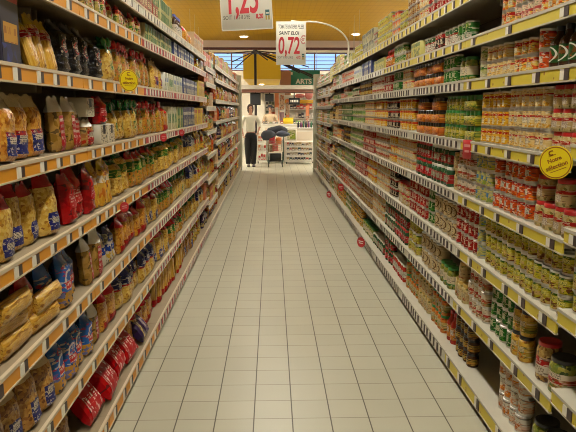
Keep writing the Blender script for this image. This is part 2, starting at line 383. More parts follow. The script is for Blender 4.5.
J('glid', 'green-lidded vegetable jar', .07, .085, gveg, GREEN, (.58, .5, .1), panel=(.66, .6, .3), pu=(.2, .8), pv=(.5, .85), pic=((.5, .46, .08), (.18, .26, .04)), cv=(0, .5), cs=5)
J('glid2', 'tall green-lidded jar', .085, .14, gveg, GREEN, (.66, .58, .42), panel=(.7, .64, .5), pu=(.2, .8), pv=(.4, .85), band=(.1, .3, .06), bv=(0, .2))
J('rlab', 'red-labelled bean jar', .078, .09, pale, RED, (.62, .5, .28), band=(.52, .03, .02), bv=(.68, 1.1), panel=(.72, .66, .54), pu=(.22, .8), pv=(.06, .62), ink=(.25, .1, .08))
J('asp', 'dark green white-capped jar', .075, .125, dgreen, WHITE, (.4, .04, .03), panel=(.55, .55, .42), pu=(.3, .8), pv=(.2, .8))
J('ared', 'tall red-labelled jar', .07, .125, dgreen, RED, (.5, .025, .03), panel=(.68, .62, .52), pu=(.3, .72), pv=(.5, .9), pic=((.6, .04, .05), (.4, .02, .02)), cv=(0, .5))
J('dark', 'dark yellow-labelled jar', .07, .082, dbrown, BLACK, (.5, .34, .06), band=(.05, .03, .02), bv=(.7, .85), panel=(.56, .44, .14), pu=(.25, .75), pv=(.2, .6), pic=((.55, .3, .04), (.2, .1, .02)), cv=(0, .5), cs=6)
J('oran', 'orange vegetable jar', .072, .12, oveg, GREEN, (.58, .46, .2), panel=(.66, .6, .4), pu=(.25, .78), pv=(.4, .9), pic=((.62, .2, .03), (.2, .28, .06)), cv=(0, .4), cs=5)
J('beig', 'beige vegetable jar', .075, .115, pale, GOLD, (.6, .46, .26), panel=(.66, .56, .36), pu=(.2, .8), pv=(.4, .9), pic=((.5, .2, .08), (.6, .5, .3)), cv=(0, .4), cs=5)
J('rcap', 'slim white-labelled jar', .062, .15, dred, WHITE, (.66, .6, .5), panel=(.7, .64, .54), pu=(.2, .8), pv=(.3, .9), band=(.5, .04, .03), bv=(0, .25))
J('ovb', 'brown green-label bottle', .075, .17, dbrown, BLACK, (.06, .16, .05), kind='sauce_bottle', build=bottle, ring=(.7, .68, .6), rr=.42, pic=((.5, .1, .03), (.08, .2, .06)), cv=(.2, .9), cs=3)
J('redb', 'red sauce bottle', .066, .2, dred, RED, (.6, .3, .06), kind='sauce_bottle', build=bottle, panel=(.7, .62, .5), pu=(.2, .8), pv=(.4, .8))
J('oilb', 'dark small bottle', .06, .2, dbrown, (.1, .12, .35), (.6, .55, .45), kind='sauce_bottle', build=bottle, panel=(.7, .66, .58), pu=(.2, .8), pv=(.3, .8))
LOOK['opack'] = dict(kind='jar_pack', cat='jar pack', phrase='orange three-jar pack', w=.2, h=.085, deep=.07, build=jar_pack, body=yveg, lid=lidm(BLACK), mat=printed('opack', (.62, .26, .03), pic=((.7, .4, .08), (.5, .14, .02)), cv=(.1, .8), cs=7))
LOOK['gpack'] = dict(kind='jar_pack', cat='jar pack', phrase='yellow-green three-jar pack', w=.2, h=.085, deep=.07, build=jar_pack, body=gveg, lid=lidm(GREEN), mat=printed('gpack', (.5, .46, .06), pic=((.6, .5, .1), (.16, .24, .04)), cv=(.1, .9), cs=8))
K('navyg', 'large navy gold-picture', .17, .27, .07, (.03, .028, .06), panel=(.55, .34, .04), pu=(.12, .88), pv=(.28, .56), ink=(.4, .2, .02), pic=((.04, .08, .3), (.035, .04, .09)), cv=(0, .26), band=(.45, .04, .03), bv=(.86, .93), speck=0.0, cs=5, lines=5)
K('greenc', 'slim green', .045, .13, .09, (.07, .22, .05), band=(.55, .5, .25), bv=(.45, .6), pic=((.5, .5, .2), (.06, .25, .06)), cv=(0, .4), cs=4, side=(.5, .46, .24))
K('redgr', 'red and green', .09, .2, .07, (.35, .06, .03), band=(.08, .26, .06), bv=(.55, .8), panel=(.66, .56, .34), pu=(.2, .8), pv=(.2, .45))
K('wbg', 'white and blue', .06, .15, .08, (.6, .58, .5), band=(.1, .2, .42), bv=(.5, .72), pic=((.2, .35, .1), (.6, .55, .3)), cv=(0, .45), cs=4)
K('wgc', 'white and green', .06, .15, .08, (.6, .56, .42), band=(.08, .28, .06), bv=(.3, .7), pic=((.5, .46, .12), (.6, .55, .3)), cv=(0, .3), cs=4)
K('navyw', 'navy and white', .07, .16, .08, (.04, .06, .2), band=(.62, .6, .52), bv=(.6, .75), panel=(.6, .56, .4), pu=(.25, .8), pv=(.1, .4))
K('yelc', 'yellow picture', .09, .19, .07, (.62, .46, .08), band=(.5, .06, .03), bv=(.7, .88), pic=((.6, .4, .06), (.4, .2, .04)), cv=(.1, .5), cs=5)
K('beic', 'beige biscuit', .1, .2, .08, (.6, .42, .24), band=(.5, .1, .06), bv=(.74, .9), panel=(.68, .6, .46), pu=(.15, .85), pv=(.5, .7), pic=((.56, .3, .1), (.66, .5, .3)), cv=(0, .45), cs=5)
K('orac', 'orange-red', .09, .19, .08, (.6, .18, .05), band=(.66, .55, .3), bv=(.5, .66), pic=((.6, .3, .08), (.45, .06, .03)), cv=(0, .45), cs=5)
K('ygb', 'yellow-green picture', .1, .12, .09, (.56, .5, .14), band=(.12, .22, .05), bv=(.72, .95), pic=((.6, .52, .2), (.2, .26, .06)), cv=(0, .6), cs=5)
K('bwb', 'black and cream', .1, .12, .09, (.5, .46, .3), band=(.04, .05, .03), bv=(.6, .95), pic=((.56, .48, .12), (.1, .12, .05)), cv=(0, .55), cs=4)
K('tray', 'white cut-front display', .16, .1, .12, (.6, .54, .42), panel=(.05, .04, .04), pu=(.3, .66), pv=(.52, 1.1))  # dark panel paints the shaded cut-out onto a closed front
pas_o = pieces('orange pasta', (.58, .28, .03), (.72, .48, .12), (.36, .14, .01), 92)
pas_y = pieces('yellow pasta', (.6, .4, .07), (.74, .58, .22), (.4, .2, .03), 90)
pas_b = pieces('brown pasta', (.42, .22, .05), (.6, .4, .13), (.22, .09, .015), 88)
spag = pieces('spaghetti', (.6, .38, .06), (.72, .52, .16), (.36, .17, .02), 170, (1, 1, .06))
tri = pieces('three coloured pasta', (.6, .4, .08), (.5, .2, .04), (.14, .2, .03), 90)
film = plain('clear film header', (.56, .45, .27), .18, 0, .6); silver = plain('silver foil', (.66, .64, .6), .25, .25, .5)
fred = plain('red foil', (.42, .008, .014), .22, 0, .5); fblue = plain('blue foil', (.015, .08, .3), .22, 0, .5); fgreen = plain('green foil', (.012, .12, .025), .22, 0, .5)
fblack = plain('black film', (.006, .006, .009), .28, 0, .3); fnavy = plain('navy film', (.025, .03, .12), .22, 0, .6); fpurp = plain('purple foil', (.09, .04, .14), .22, 0, .6); fwhite = plain('white film', (.66, .62, .54), .25, 0, .5); fyel = plain('yellow film', (.55, .36, .02), .22, 0, .5)
lw = (.68, .62, .5)
B('obag', 'clear orange-pasta bag', .15, .24, .085, pas_o, film, label=(.05, .07, .26), lab=(.06, .4), li=.17, panel=(.66, .6, .5), pu=(.2, .8), pv=(.5, .8), band=(.45, .03, .03), bv=(.8, 1.1))
B('ybag', 'clear yellow-pasta bag', .14, .24, .08, pas_y, film, label=(.4, .03, .04), lab=(.12, .45), li=.18, panel=(.05, .08, .3), pu=(.2, .8), pv=(.1, .5))
B('rtbag', 'red-topped pasta bag', .14, .245, .08, pas_y, fred, label=(.05, .06, .26), lab=(.04, .38), li=.17, panel=(.66, .6, .48), pu=(.2, .8), pv=(.4, .7), head=.82)
B('rtb2', 'red-and-clear pasta bag', .12, .24, .075, pas_o, fred, label=(.48, .03, .03), lab=(.02, .2), li=.1, head=.72)
B('rib', 'ribbon-tied pasta bag', .13, .25, .08, tri, film, style='ribbon', rib=fred, label=(.6, .5, .2), lab=(.2, .42), li=.3, pic=((.16, .26, .05), (.6, .5, .3)), cv=(0, 1), cs=4, head=.72)
B('gib', 'green-ribboned pasta bag', .13, .245, .085, pas_y, fgreen, style='ribbon', rib=fgreen, label=(.6, .52, .2), lab=(.2, .42), li=.3, pic=((.1, .26, .05), (.6, .5, .3)), cv=(0, 1), cs=4, head=.72)
B('redh', 'slanted spaghetti bag', .1, .24, .05, spag, fyel, label=(.46, .02, .03), lab=(.56, .72), li=0, head=.82, panel=(.66, .6, .5), pu=(.3, .7), pv=(.3, .7))
B('roll', 'large yellow-green pasta bag', .15, .25, .11, pas_y, fgreen, label=(.1, .26, .05), lab=(.5, .72), li=.0, panel=(.6, .52, .14), pu=(.3, .7), pv=(.2, .8), head=.84)
B('navy', 'dark blue pasta bag', .14, .24, .08, pas_y, fnavy, label=(.03, .04, .17), lab=(.4, .72), li=0, panel=(.6, .56, .5), pu=(.25, .72), pv=(.35, .7), band=(.5, .04, .03), bv=(0, .16), head=.72)
B('brown', 'brown pasta bag', .13, .24, .08, pas_b, film, label=(.05, .06, .25), lab=(.06, .4), li=.2, panel=(.66, .6, .5), pu=(.2, .8), pv=(.5, .9))
B('spg', 'tied spaghetti bundle', .08, .25, .055, spag, fgreen, label=(.5, .04, .03), lab=(.0, .2), li=0, head=.8, taper=.86)
B('spgl', 'plain spaghetti bundle', .08, .26, .055, spag, film, head=.86, taper=.9)
B('spr', 'red-ended spaghetti bag', .09, .25, .06, spag, fred, label=(.48, .03, .03), lab=(0, .2), li=0, head=.86, taper=.86)
B('vegb', 'green and red pasta bag', .12, .24, .08, tri, fred, label=(.06, .24, .05), lab=(.45, .68), li=0, panel=(.6, .52, .2), pu=(.3, .7), pv=(.2, .8), head=.78)
PK = dict(kind='food_packet')
B('bluep', 'blue red-oval packet', .125, .235, .075, printed('bluepb', (.06, .2, .45), band=(.55, .34, .08), bv=(0, .28), rough=.25, coat=.5), fblue, label=(.06, .2, .45), lab=(.28, .82), li=.05, panel=(.56, .05, .04), pu=(.22, .82), pv=(.06, .34), ring=(.66, .6, .55), rr=.26, ink=(.66, .6, .5), lines=5, **PK)
B('redp', 'shiny red packet', .14, .24, .08, printed('redpb', (.5, .02, .025), pic=((.56, .03, .04), (.4, .01, .02)), cv=(0, 1), cs=5, rough=.2, coat=.7), fred, label=(.5, .02, .025), lab=(.3, .6), li=.2, ink=(.72, .64, .6), panel=(.5, .02, .025), pu=(.1, .9), pv=(.3, .7), lines=5, **PK)
B('redl', 'red white-lettered packet', .13, .25, .07, printed('redlb', (.5, .015, .025), rough=.22, coat=.6), fred, label=(.5, .015, .025), lab=(.08, .92), li=.1, ink=(.8, .74, .68), panel=(.5, .015, .025), pu=(.36, .66), pv=(.05, .96), lines=7, **PK)
B('tally', 'tall yellow-red packet', .085, .255, .06, printed('tallyb', (.62, .4, .06), band=(.68, .62, .5), bv=(.5, .66), pic=((.55, .24, .04), (.66, .45, .1)), cv=(.1, .5), cs=5, rough=.25, coat=.5), fyel, label=(.62, .42, .08), lab=(.62, .86), li=.25, panel=(.3, .04, .03), pu=(.2, .8), pv=(.1, .6), ink=(.6, .5, .2), **PK)
B('silv', 'red-striped silver-topped packet', .125, .24, .065, printed('silvb', (.45, .3, .1), pic=((.5, .34, .12), (.34, .22, .05)), cv=(0, 1), cs=9, rough=.25, coat=.5), silver, label=(.5, .03, .03), lab=(.02, .66), li=.34, panel=(.5, .03, .03), pu=(.1, .9), pv=(.3, .95), ink=(.66, .6, .5), head=.7, lines=6, **PK)
B('whtp', 'white-topped noodle packet', .12, .235, .065, printed('whtpb', (.5, .34, .14), pic=((.5, .08, .04), (.56, .42, .18)), cv=(0, 1), cs=7, rough=.25, coat=.5), fwhite, label=(.48, .03, .03), lab=(.1, .6), li=.25, panel=(.66, .6, .5), pu=(.2, .8), pv=(.5, .9), head=.7, **PK)
B('wblu', 'small white-blue packet', .07, .21, .055, printed('wblub', (.6, .56, .46), band=(.05, .1, .34), bv=(.3, .5), pic=((.58, .42, .1), (.62, .56, .46)), cv=(0, .3), rough=.25, coat=.5), fnavy, label=(.05, .1, .34), lab=(.55, .8), li=.15, panel=(.64, .6, .5), pu=(.2, .8), pv=(.3, .7), **PK)
B('blkp', 'black red-roundel packet', .14, .235, .09, printed('blkpb', (.012, .012, .018), rough=.25, coat=.5), fblack, label=(.014, .014, .02), lab=(.3, .72), li=.2, ring=(.5, .06, .04), rr=.26, panel=(.6, .52, .42), pu=(.38, .62), pv=(.38, .62), **PK)
B('gldp', 'gold and white packet', .12, .14, .08, printed('gldpb', (.5, .34, .1), pic=((.62, .56, .46), (.5, .3, .06)), cv=(.0, 1), cs=5, rough=.25, coat=.5), fwhite, label=(.04, .05, .2), lab=(.2, .6), li=.3, panel=(.62, .56, .46), pu=(.2, .8), pv=(.3, .8), **PK)
B('purp', 'purple and clear packet', .12, .235, .07, printed('purpb', (.08, .04, .13), band=(.5, .4, .2), bv=(.1, .3), rough=.25, coat=.5), fpurp, label=(.12, .05, .18), lab=(.4, .75), li=.1, panel=(.6, .52, .46), pu=(.2, .8), pv=(.3, .7), **PK)
B('sach', 'striped herb sachet', .075, .135, .04, printed('sachb', (.6, .46, .2), band=(.45, .04, .03), bv=(.55, .8), pic=((.12, .28, .06), (.62, .5, .2)), cv=(0, .5), cs=4, rough=.25, coat=.5), fred, label=(.62, .54, .36), lab=(.15, .5), li=.2, pic=((.1, .26, .05), (.5, .06, .04)), cv=(0, 1), cs=4, **PK)
B('yelp', 'yellow noodle packet', .11, .24, .07, printed('yelpb', (.6, .44, .08), pic=((.6, .3, .04), (.64, .52, .16)), cv=(0, .5), rough=.25, coat=.5), fyel, label=(.46, .05, .03), lab=(.45, .7), li=.1, panel=(.64, .56, .3), pu=(.2, .8), pv=(.3, .7), **PK)
B('orap', 'orange-red packet', .11, .235, .07, printed('orapb', (.56, .16, .04), pic=((.6, .34, .08), (.46, .05, .03)), cv=(0, .6), rough=.25, coat=.5), fred, label=(.62, .5, .3), lab=(.3, .6), li=.15, pic=((.5, .06, .04), (.62, .4, .1)), cv=(0, .5), **PK)

# ------------------------------------------------------------------ shelf heights (top face, underside of the price rail)
RT = [2.24, 1.98, 1.75, 1.41, 1.095, .78, .45, .11]; RB = [2.18, 1.925, 1.69, 1.355, 1.04, .72, .39, .035]
LT = [2.25, 2.05, 1.735, 1.41, 1.09, .76, .43, .10]; LB = [2.19, 1.99, 1.675, 1.355, 1.035, .70, .37, .03]
R_END, L_END = 15.55, 16.13
def shift_of(side, d):         # bays whose shelves hang at other notches
    if side == 'R': return -.10 if d > 11.56 else .05 if d < 2.25 else 0.0
    return -.11 if 8.15 < d < 9.48 else 0.0

ITEMS = []                     # (look key, side, level, row, x, d, z, w, h, rz, lean)
def run(side, lev, segs, fill, start=None):
    """segs: (u_near, u_far, look, rows[, options]); fill: looks for the rest of the run"""
    X = XR + .05 if side == 'R' else -(XL + .09)
    Z0 = (RT if side == 'R' else LT)[lev]
    gap = ((RB if side == 'R' else LB)[lev - 1] - Z0) if lev else 9
    R_ = random.Random(lev * 17 + (3 if side == 'R' else 90))
    end = R_END - .06 if side == 'R' else L_END - .06
    d = None
    Zbase = Z0
    def block(lk, d0, d1, rows, o):
        Z0 = Zbase + o.get('z', 0)
        L = LOOK[lk]; w = o.get('w', L['w']); h = o.get('h', L['h']); soft = L['build'] is bag
        h = min(h, (gap - .006) / rows)
        deep = L.get('deep', w)
        xx = (XR + .03 + deep / 2) if side == 'R' else -(XL + .034 + deep / 2)
        if 'back' in o: xx += o['back'] * (1 if side == 'R' else -1)
        p = d0 + w / 2
        lie = o.get('lie')
        if lie: p, w0, w = d0 + w / 2, w, L['h']; h = w0 * .8; rows = o['lie']
        h_full = h
        while p + w / 2 <= d1 + (.012 if not lie else .3):
            for bb in ((8.15, 9.48) if side == 'L' else (2.25, 11.56)):
                if abs(p - bb) < w / 2 + .006: p = bb + w / 2 + .012
            sh = shift_of(side, p) if lev < 7 else 0.0
            if p + w / 2 > end: break
            h = h_full if lev < 7 else min(h_full, (gap + min(0, shift_of(side, p)) - .006) / rows)
            for k in range(rows):
                if k and k == rows - 1 and R_.random() < o.get('miss', .05): continue
                jx = R_.uniform(-.006, .006) if not soft else R_.uniform(-.022, .018)
                rz = R_.uniform(-.25, .25) if L['build'] in (tin, jar, bottle) else R_.uniform(-.04, .04) if not soft else R_.uniform(-.2, .2)
                hh = h * (R_.uniform(.93, 1.0) if soft else 1)
                if lie:
                    ITEMS.append((lk, side, lev, k, rows, xx + R_.uniform(-.03, .03), p + R_.uniform(-.04, .04), Z0 + sh + .001 + w0 / 2 * math.cos(o.get('lean', 0)) + deep / 2 * math.sin(o.get('lean', 0)) + k * h, w0, L['h'], R_.uniform(-.12, .12), o.get('lean', 0), math.pi / 2)); continue
                rl = R_.uniform(-.07, .07) if soft and rows == 1 else 0
                ln = o.get('lean', 0) + (R_.uniform(0, .11) if soft else 0)
                if soft and not k and 'flat' not in o: hh *= R_.choice((1, 1, .97, .9))
                ITEMS.append((lk, side, lev, k if rows > 1 else -1 if rows == 1 else k, rows, xx + jx, p, Z0 + sh + .0005 + k * (h + .0008) + deep / 2 * math.sin(ln) + w / 2 * abs(math.sin(rl)), w * (.97 if soft else 1), hh * math.cos(ln) - w / 2 * abs(math.sin(rl)), rz, ln, rl))
            p += w * o.get('step', 1.03) + .001
    last = None
    for sgm in segs:
        u0, u1, lk, rows = sgm[:4]; o = sgm[4] if len(sgm) > 4 else {}
        d0, d1 = depth_at(u0, X, Z0 + .1), depth_at(u1, X, Z0 + .1)
        if lk: block(lk, d0, d1, rows, o)
        last = d1
    d = last if last is not None else start
    prev = None
    while d < end - .1:
        lk = R_.choice([f for f in fill if f != prev]); prev = lk
        L = LOOK[lk]; ln = R_.uniform(.3, .75)
        bay = 8.15 if side == 'L' else 11.56
        nb = min([b for b in ([8.15, 9.48] if side == 'L' else [11.56]) if b > d + .05] + [end])
        d1 = min(d + ln, nb - .01 if nb < end else end)
        if lev == 0: rows = max(1, int(R_.uniform(.18, .3) / L['h']))
        else: rows = max(1, int((gap - .01) / L['h']))
        block(lk, d, d1, rows, {})
        d = d1 + .012
        if d1 >= nb - .02 and nb < end: d = nb + .02
FR = ['wyr', 'yr', 'wgr', 'wpr', 'gold', 'red', 'green', 'yg', 'blk', 'orange', 'glid', 'dark', 'wor', 'oran', 'rlab', 'beig', 'bly', 'asp']
run('R', 0, [(520, 462, 'pinks', 2), (460, 431, 'red', 2), (431, 424, 'wyr', 2), (424, 411, 'gold', 3), (411, 402, 'yg', 2), (402, 394, 'yrs', 3), (394, 380, 'yg', 3), (380, 376, 'blk', 2), (376, 364, 'bwb', 2), (363, 356, 'yg', 2), (355, 350, 'ygb', 1)],
    ['wyr', 'pinks', 'gold', 'wgr', 'beic', 'yrs', 'ygb'])
run('R', 1, [(600, 548, 'yrs', 2), (547, 519, 'pinks', 2), (518, 503, 'yrs', 2), (474, 461, 'gol', 1), (460, 449, 'rgw', 1), (448, 438, 'blk', 1, {'h': .11}), (437, 426, 'rgw', 1), (425, 413, 'ygb', 1), (413, 408, 'gold', 1), (407, 396, 'wgr', 2), (395, 388, 'redb', 1, {'h': .17}), (387, 376, 'ygb', 1), (374, 364, 'navyw', 1), (363, 356, 'wbg', 1)],
    ['wpr', 'gold', 'red', 'wgr', 'pinks', 'orange', 'wbg', 'blk'])
run('R', 2, [(610, 553, 'ovb', 1), (552, 540, 'orange', 2), (539, 520, 'yrs', 2), (519, 489, 'wyr', 2, {'h': .078}), (489, 483, 'wgr', 2), (473, 461, 'glid2', 1), (460, 447, 'green', 2), (446, 416, 'opack', 2), (415, 404, 'wyr', 2), (403, 395, 'green', 2), (394, 386, 'red', 2), (385, 374, 'wpr', 2), (373, 362, 'dark', 2), (361, 354, 'asp', 1)],
    ['wpr', 'gold', 'wgr', 'pinks', 'orange', 'red', 'yr', 'green'])
run('R', 3, [(610, 556, 'rlab', 3), (554, 513, 'wyr', 3), (511, 486, 'yr', 3), (481, 466, 'gpack', 3), (466, 447, 'glid', 3), (446, 444, 'asp', 2), (443, 416, 'opack', 3), (415, 401, 'yr', 3), (400, 389, 'blk', 3), (388, 377, 'yr', 3), (376, 367, 'wyr', 3), (366, 354, 'wgr', 3), (353, 346, 'green', 3)], FR)
run('R', 4, [(610, 537, 'rlab', 2, {'w': .085, 'h': .11}), (535, 495, 'orange', 3), (494, 478, 'blue', 3), (477, 461, 'wpr', 3), (460, 454, 'beig', 2), (453, 434, 'asp', 2), (433, 417, 'ared', 2), (416, 399, 'wyr', 3), (398, 391, 'yr', 3), (390, 377, 'wpr', 3), (376, 365, 'red', 3), (364, 352, 'wgr', 3), (351, 345, 'dark', 3)], FR)
run('R', 5, [(610, 486, 'yg', 3), (485, 481, 'blue', 3), (480, 460, 'red', 3), (459, 437, 'ring', 2), (436, 431, 'green', 3), (430, 411, 'red', 3), (410, 399, 'rlab', 2), (398, 391, 'blk', 3), (390, 378, 'wyr', 3), (377, 369, 'yr', 3), (368, 356, 'red', 3), (355, 346, 'wgr', 3)], FR)
run('R', 6, [(610, 551, 'beanb', 1), (550, 530, 'bean', 1), (529, 516, 'bly', 2), (515, 490, 'green', 3), (489, 470, 'wpr', 3, {'h': .085}), (469, 455, 'beig', 2, {'miss': .5}), (454, 443, 'glid2', 1), (442, 421, 'ring', 2), (420, 410, 'yg', 3), (409, 397, 'ared', 2), (396, 386, 'asp', 2), (385, 374, 'wyr', 3), (373, 362, 'gold', 3), (361, 350, 'wpr', 3)], FR)
run('R', 7, [(610, 528, 'beanb', 1), (526, 497, 'wor', 3), (473, 456, 'dark', 3), (455, 447, 'redb', 1), (446, 432, 'oran', 2), (431, 420, 'beig', 2), (419, 407, 'oran', 2), (406, 394, 'rcap', 1), (393, 386, 'ared', 2), (385, 375, 'asp', 1), (374, 364, 'glid2', 1), (363, 352, 'bly', 2)], FR)
FL = ['orap', 'yelp', 'rtb2', 'tally', 'orac', 'beic', 'yelc', 'whtp', 'vegb', 'obag', 'brown', 'purp']
run('L', 0, [(100, 147, 'redgr', 1), (147, 153, 'redgr', 1), (153, 167, 'greenc', 1, {'h': .2}), (171, 178, 'oilb', 1), (180, 190, 'rtb2', 1, {'h': .17}), (190, 200, 'beic', 1), (200, 207, 'orac', 1)], ['beic', 'yelc', 'orac', 'ygb', 'wgc', 'bwb', 'brown'])
run('L', 1, [(40, 136, 'sach', 1), (139, 167, 'greenc', 1), (168, 190, 'navyw', 1, {'h': .13, 'w': .05}), (191, 197, 'yelp', 1)], ['orap', 'yelp', 'purp', 'orac', 'beic', 'brown', 'wgc'])
run('L', 2, [(-40, 24, 'navyg', 1, {'h': .25}), (23, 54, 'redh', 1, {'lean': .16}), (55, 99, 'blkp', 1), (99, 110, 'gib', 1), (110, 146, 'rib', 1), (147, 158, 'ybag', 1), (159, 163, 'wbg', 1), (163, 168, 'wgc', 1), (168, 178, 'wbg', 1), (178, 193, 'navyw', 1), (194, 201, 'yelc', 1)], FL)
run('L', 3, [(-40, 47, 'obag', 1), (48, 78, 'silv', 1), (79, 91, 'whtp', 1, {'h': .14, 'flat': 1}), (79, 91, 'tray', 1, {'z': .142, 'w': .12, 'h': .09}), (92, 107, 'tray', 1, {'w': .12}), (92, 107, 'redp', 1, {'z': .102, 'h': .15, 'w': .12}), (108, 131, 'gib', 1), (131, 156, 'rib', 1), (156, 162, 'rtb2', 1), (163, 172, 'wgc', 1, {'h': .2}), (172, 178, 'greenc', 1, {'h': .2}), (178, 190, 'navyw', 1, {'h': .2}), (190, 200, 'yelc', 1)], FL)
run('L', 4, [(-40, 57, 'rtbag', 1), (58, 87, 'redp', 1), (87, 109, 'tally', 1), (110, 126, 'roll', 1), (127, 150, 'vegb', 1), (151, 182, 'roll', 1), (183, 193, 'navy', 1), (193, 203, 'yelp', 1)], FL)
run('L', 5, [(-60, 18, 'spgl', 1, {'lie': 3}), (19, 37, 'rtb2', 1), (38, 76, 'bluep', 1), (76, 96, 'silv', 1, {'h': .24}), (97, 110, 'wblu', 1), (111, 139, 'rtb2', 1), (140, 152, 'rtbag', 1), (152, 170, 'vegb', 1), (170, 184, 'gib', 1), (184, 194, 'navy', 1), (194, 203, 'yelp', 1)], FL)
run('L', 6, [(-40, 43, 'brown', 1), (45, 84, 'bluep', 1), (85, 94, 'silv', 1), (95, 112, 'rtb2', 1, {'h': .24, 'w': .14}), (112, 147, 'navy', 1), (148, 163, 'rtbag', 1), (164, 180, 'vegb', 1), (181, 192, 'gib', 1), (193, 200, 'navy', 1)], FL)
run('L', 7, [(-40, 66, 'brown', 1), (66, 112, 'redl', 1, {'lie': 1, 'lean': .62, 'w': .19, 'back': .0}), (113, 122, 'purp', 1, {'lie': 1, 'lean': .7, 'w': .17}), (123, 133, 'rtb2', 1), (133, 150, 'rtb2', 1), (150, 166, 'spr', 1), (166, 180, 'spg', 1), (180, 188, 'brown', 1), (188, 197, 'yelp', 1)], FL)

# keep what the photograph's frame (with a margin) can show
def in_view(it):
    lk, side, lev, row, rows, x, d, z, w, h, rz, ln, rl = it
    xf = x
    for zz in ((z, z + h) if rl < 1 else (z, z + .02)):
        p = project(xf, d, zz)
        if p and -14 <= p[0] <= 590 and -6 <= p[1] <= 446: return True
    return False
ITEMS = [i for i in ITEMS if in_view(i)]
ITEMS.sort(key=lambda i: i[6])
SHELF_WORD = ['top shelf', 'seventh shelf up', 'sixth shelf up', 'fifth shelf up', 'fourth shelf up', 'third shelf up', 'second shelf up', 'lowest shelf']
ROWW = {2: ['bottom row', 'top row'], 3: ['bottom row', 'middle row', 'top row'], 4: ['bottom row', 'second row', 'third row', 'top row']}
MESHES = {}
def template(lk, w, h, hi):
    w_, h_ = round(w / .004) * .004, h
    key = (lk, round(w, 3), round(h, 2) if LOOK[lk]['build'] is bag else round(h, 4), hi)
    if key not in MESHES:
        L = LOOK[lk]; parts = L['build'](L, key[1], key[2], hi); me = []
        if hi:
            for n, mb, mats, fr in parts: me.append((n if me else L['kind'], mb.mesh(n, mats, True, fr)))
        else:                                  # small in the picture: one mesh, one material slot per part
            v, f, m, mats = [], [], [], []
            for i, (n, mb, ms, fr) in enumerate(parts):
                b = len(v); v += mb.v; f += [tuple(b + j for j in q) for q in mb.f]; m += [len(mats) + a for a in mb.m]; mats += ms
            o = MB(); o.v, o.f, o.m = v, f, m
            me.append((L['kind'], o.mesh(L['kind'], mats)))
        MESHES[key] = me
    return MESHES[key]
PARTS_TO = 5.2
count_kind, count_label, REST = {}, {}, {}
for it in ITEMS:
    lk, side, lev, row, rows, x, d, z, w, h, rz, lean, roll = it
    L = LOOK[lk]; kind = L['kind']
    cap = 300 if kind in ('food_tin', 'glass_jar', 'pasta_bag', 'food_packet') else 200 if kind == 'food_carton' else 120
    n = count_kind.get(kind, 0)
    rot = tuple((Matrix.Rotation((-math.pi / 2 if side == 'R' else math.pi / 2) + rz, 3, 'Z') @ Matrix.Rotation(-lean, 3, 'X') @ Matrix.Rotation(roll, 3, 'Y')).to_euler())
    if n >= 300 or (d > 10.5 and kind in ('food_carton', 'sauce_bottle', 'jar_pack') and n >= cap):
        REST.setdefault(kind, []).append((it, rot)); continue
    count_kind[kind] = n + 1
    tmpl = template(lk, w, h, d < PARTS_TO)
    root = link(kind, tmpl[0][1], None, (x, d, z), rot)
    for pn, me in tmpl[1:]: link(pn, me, root)
    rw = ROWW[rows][row] + ', ' if rows > 1 else ''
    k = (lk, side, lev, row); c = count_label[k] = count_label.get(k, 0) + 1
    sd = 'canned goods side' if side == 'R' else 'pasta side'
    ph = L['phrase']
    tag(root, '%s, %s%s from near end, %s, %s' % (ph, rw, words_of(c), SHELF_WORD[lev], sd), L['cat'],
        '%s, %s on the %s' % (ph, SHELF_WORD[lev], sd))
FAR_LABEL = {'food_tin': ('mass of small distant tins along the far canned goods shelves', 'tins'), 'glass_jar': ('mass of small distant glass jars along the far canned goods shelves', 'jars'),
             'pasta_bag': ('mass of small distant pasta bags along the far pasta shelves', 'bags'), 'food_packet': ('mass of small distant printed packets along the far pasta shelves', 'packets'),
             'food_carton': ('mass of small distant cartons standing at the far shelf ends', 'cartons'), 'sauce_bottle': ('mass of distant sauce bottles on the far shelves', 'bottles'), 'jar_pack': ('mass of distant jar packs on the far shelves', 'packs')}
for kind, lst in REST.items():
    v, f, mi, uvs, mats, mslot = [], [], [], [], [], {}
    for it, rot in lst:
        lk, side, lev, row, rows, x, d, z, w, h, rz, lean, roll = it
        me = template(lk, w, h, False)[0][1]
        M = Matrix.Translation((x, d, z)) @ Euler(rot).to_matrix().to_4x4(); b = len(v)
        v += [tuple(M @ q.co) for q in me.vertices]
        uvd = me.uv_layers[0].data
        for p in me.polygons:
            f.append(tuple(b + i for i in p.vertices)); mt = me.materials[p.material_index]
            if mt.name not in mslot: mslot[mt.name] = len(mats); mats.append(mt)
            mi.append(mslot[mt.name])
            for li in p.loop_indices: uvs += [uvd[li].uv[0], uvd[li].uv[1]]
    me = bpy.data.meshes.new('far_' + kind); me.from_pydata(v, [], f)
    for m in mats: me.materials.append(m)
    me.polygons.foreach_set('material_index', mi); me.uv_layers.new(name='UVMap').data.foreach_set('uv', uvs)
    me.polygons.foreach_set('use_smooth', [True] * len(f)); me.set_sharp_from_angle(angle=math.radians(38)); me.update()
    o = link('distant_' + kind + 's', me); o['kind'] = 'stuff'; tag(o, *FAR_LABEL[kind])
print('ITEMS', len(ITEMS), count_kind, {k: len(q) for k, q in REST.items()})

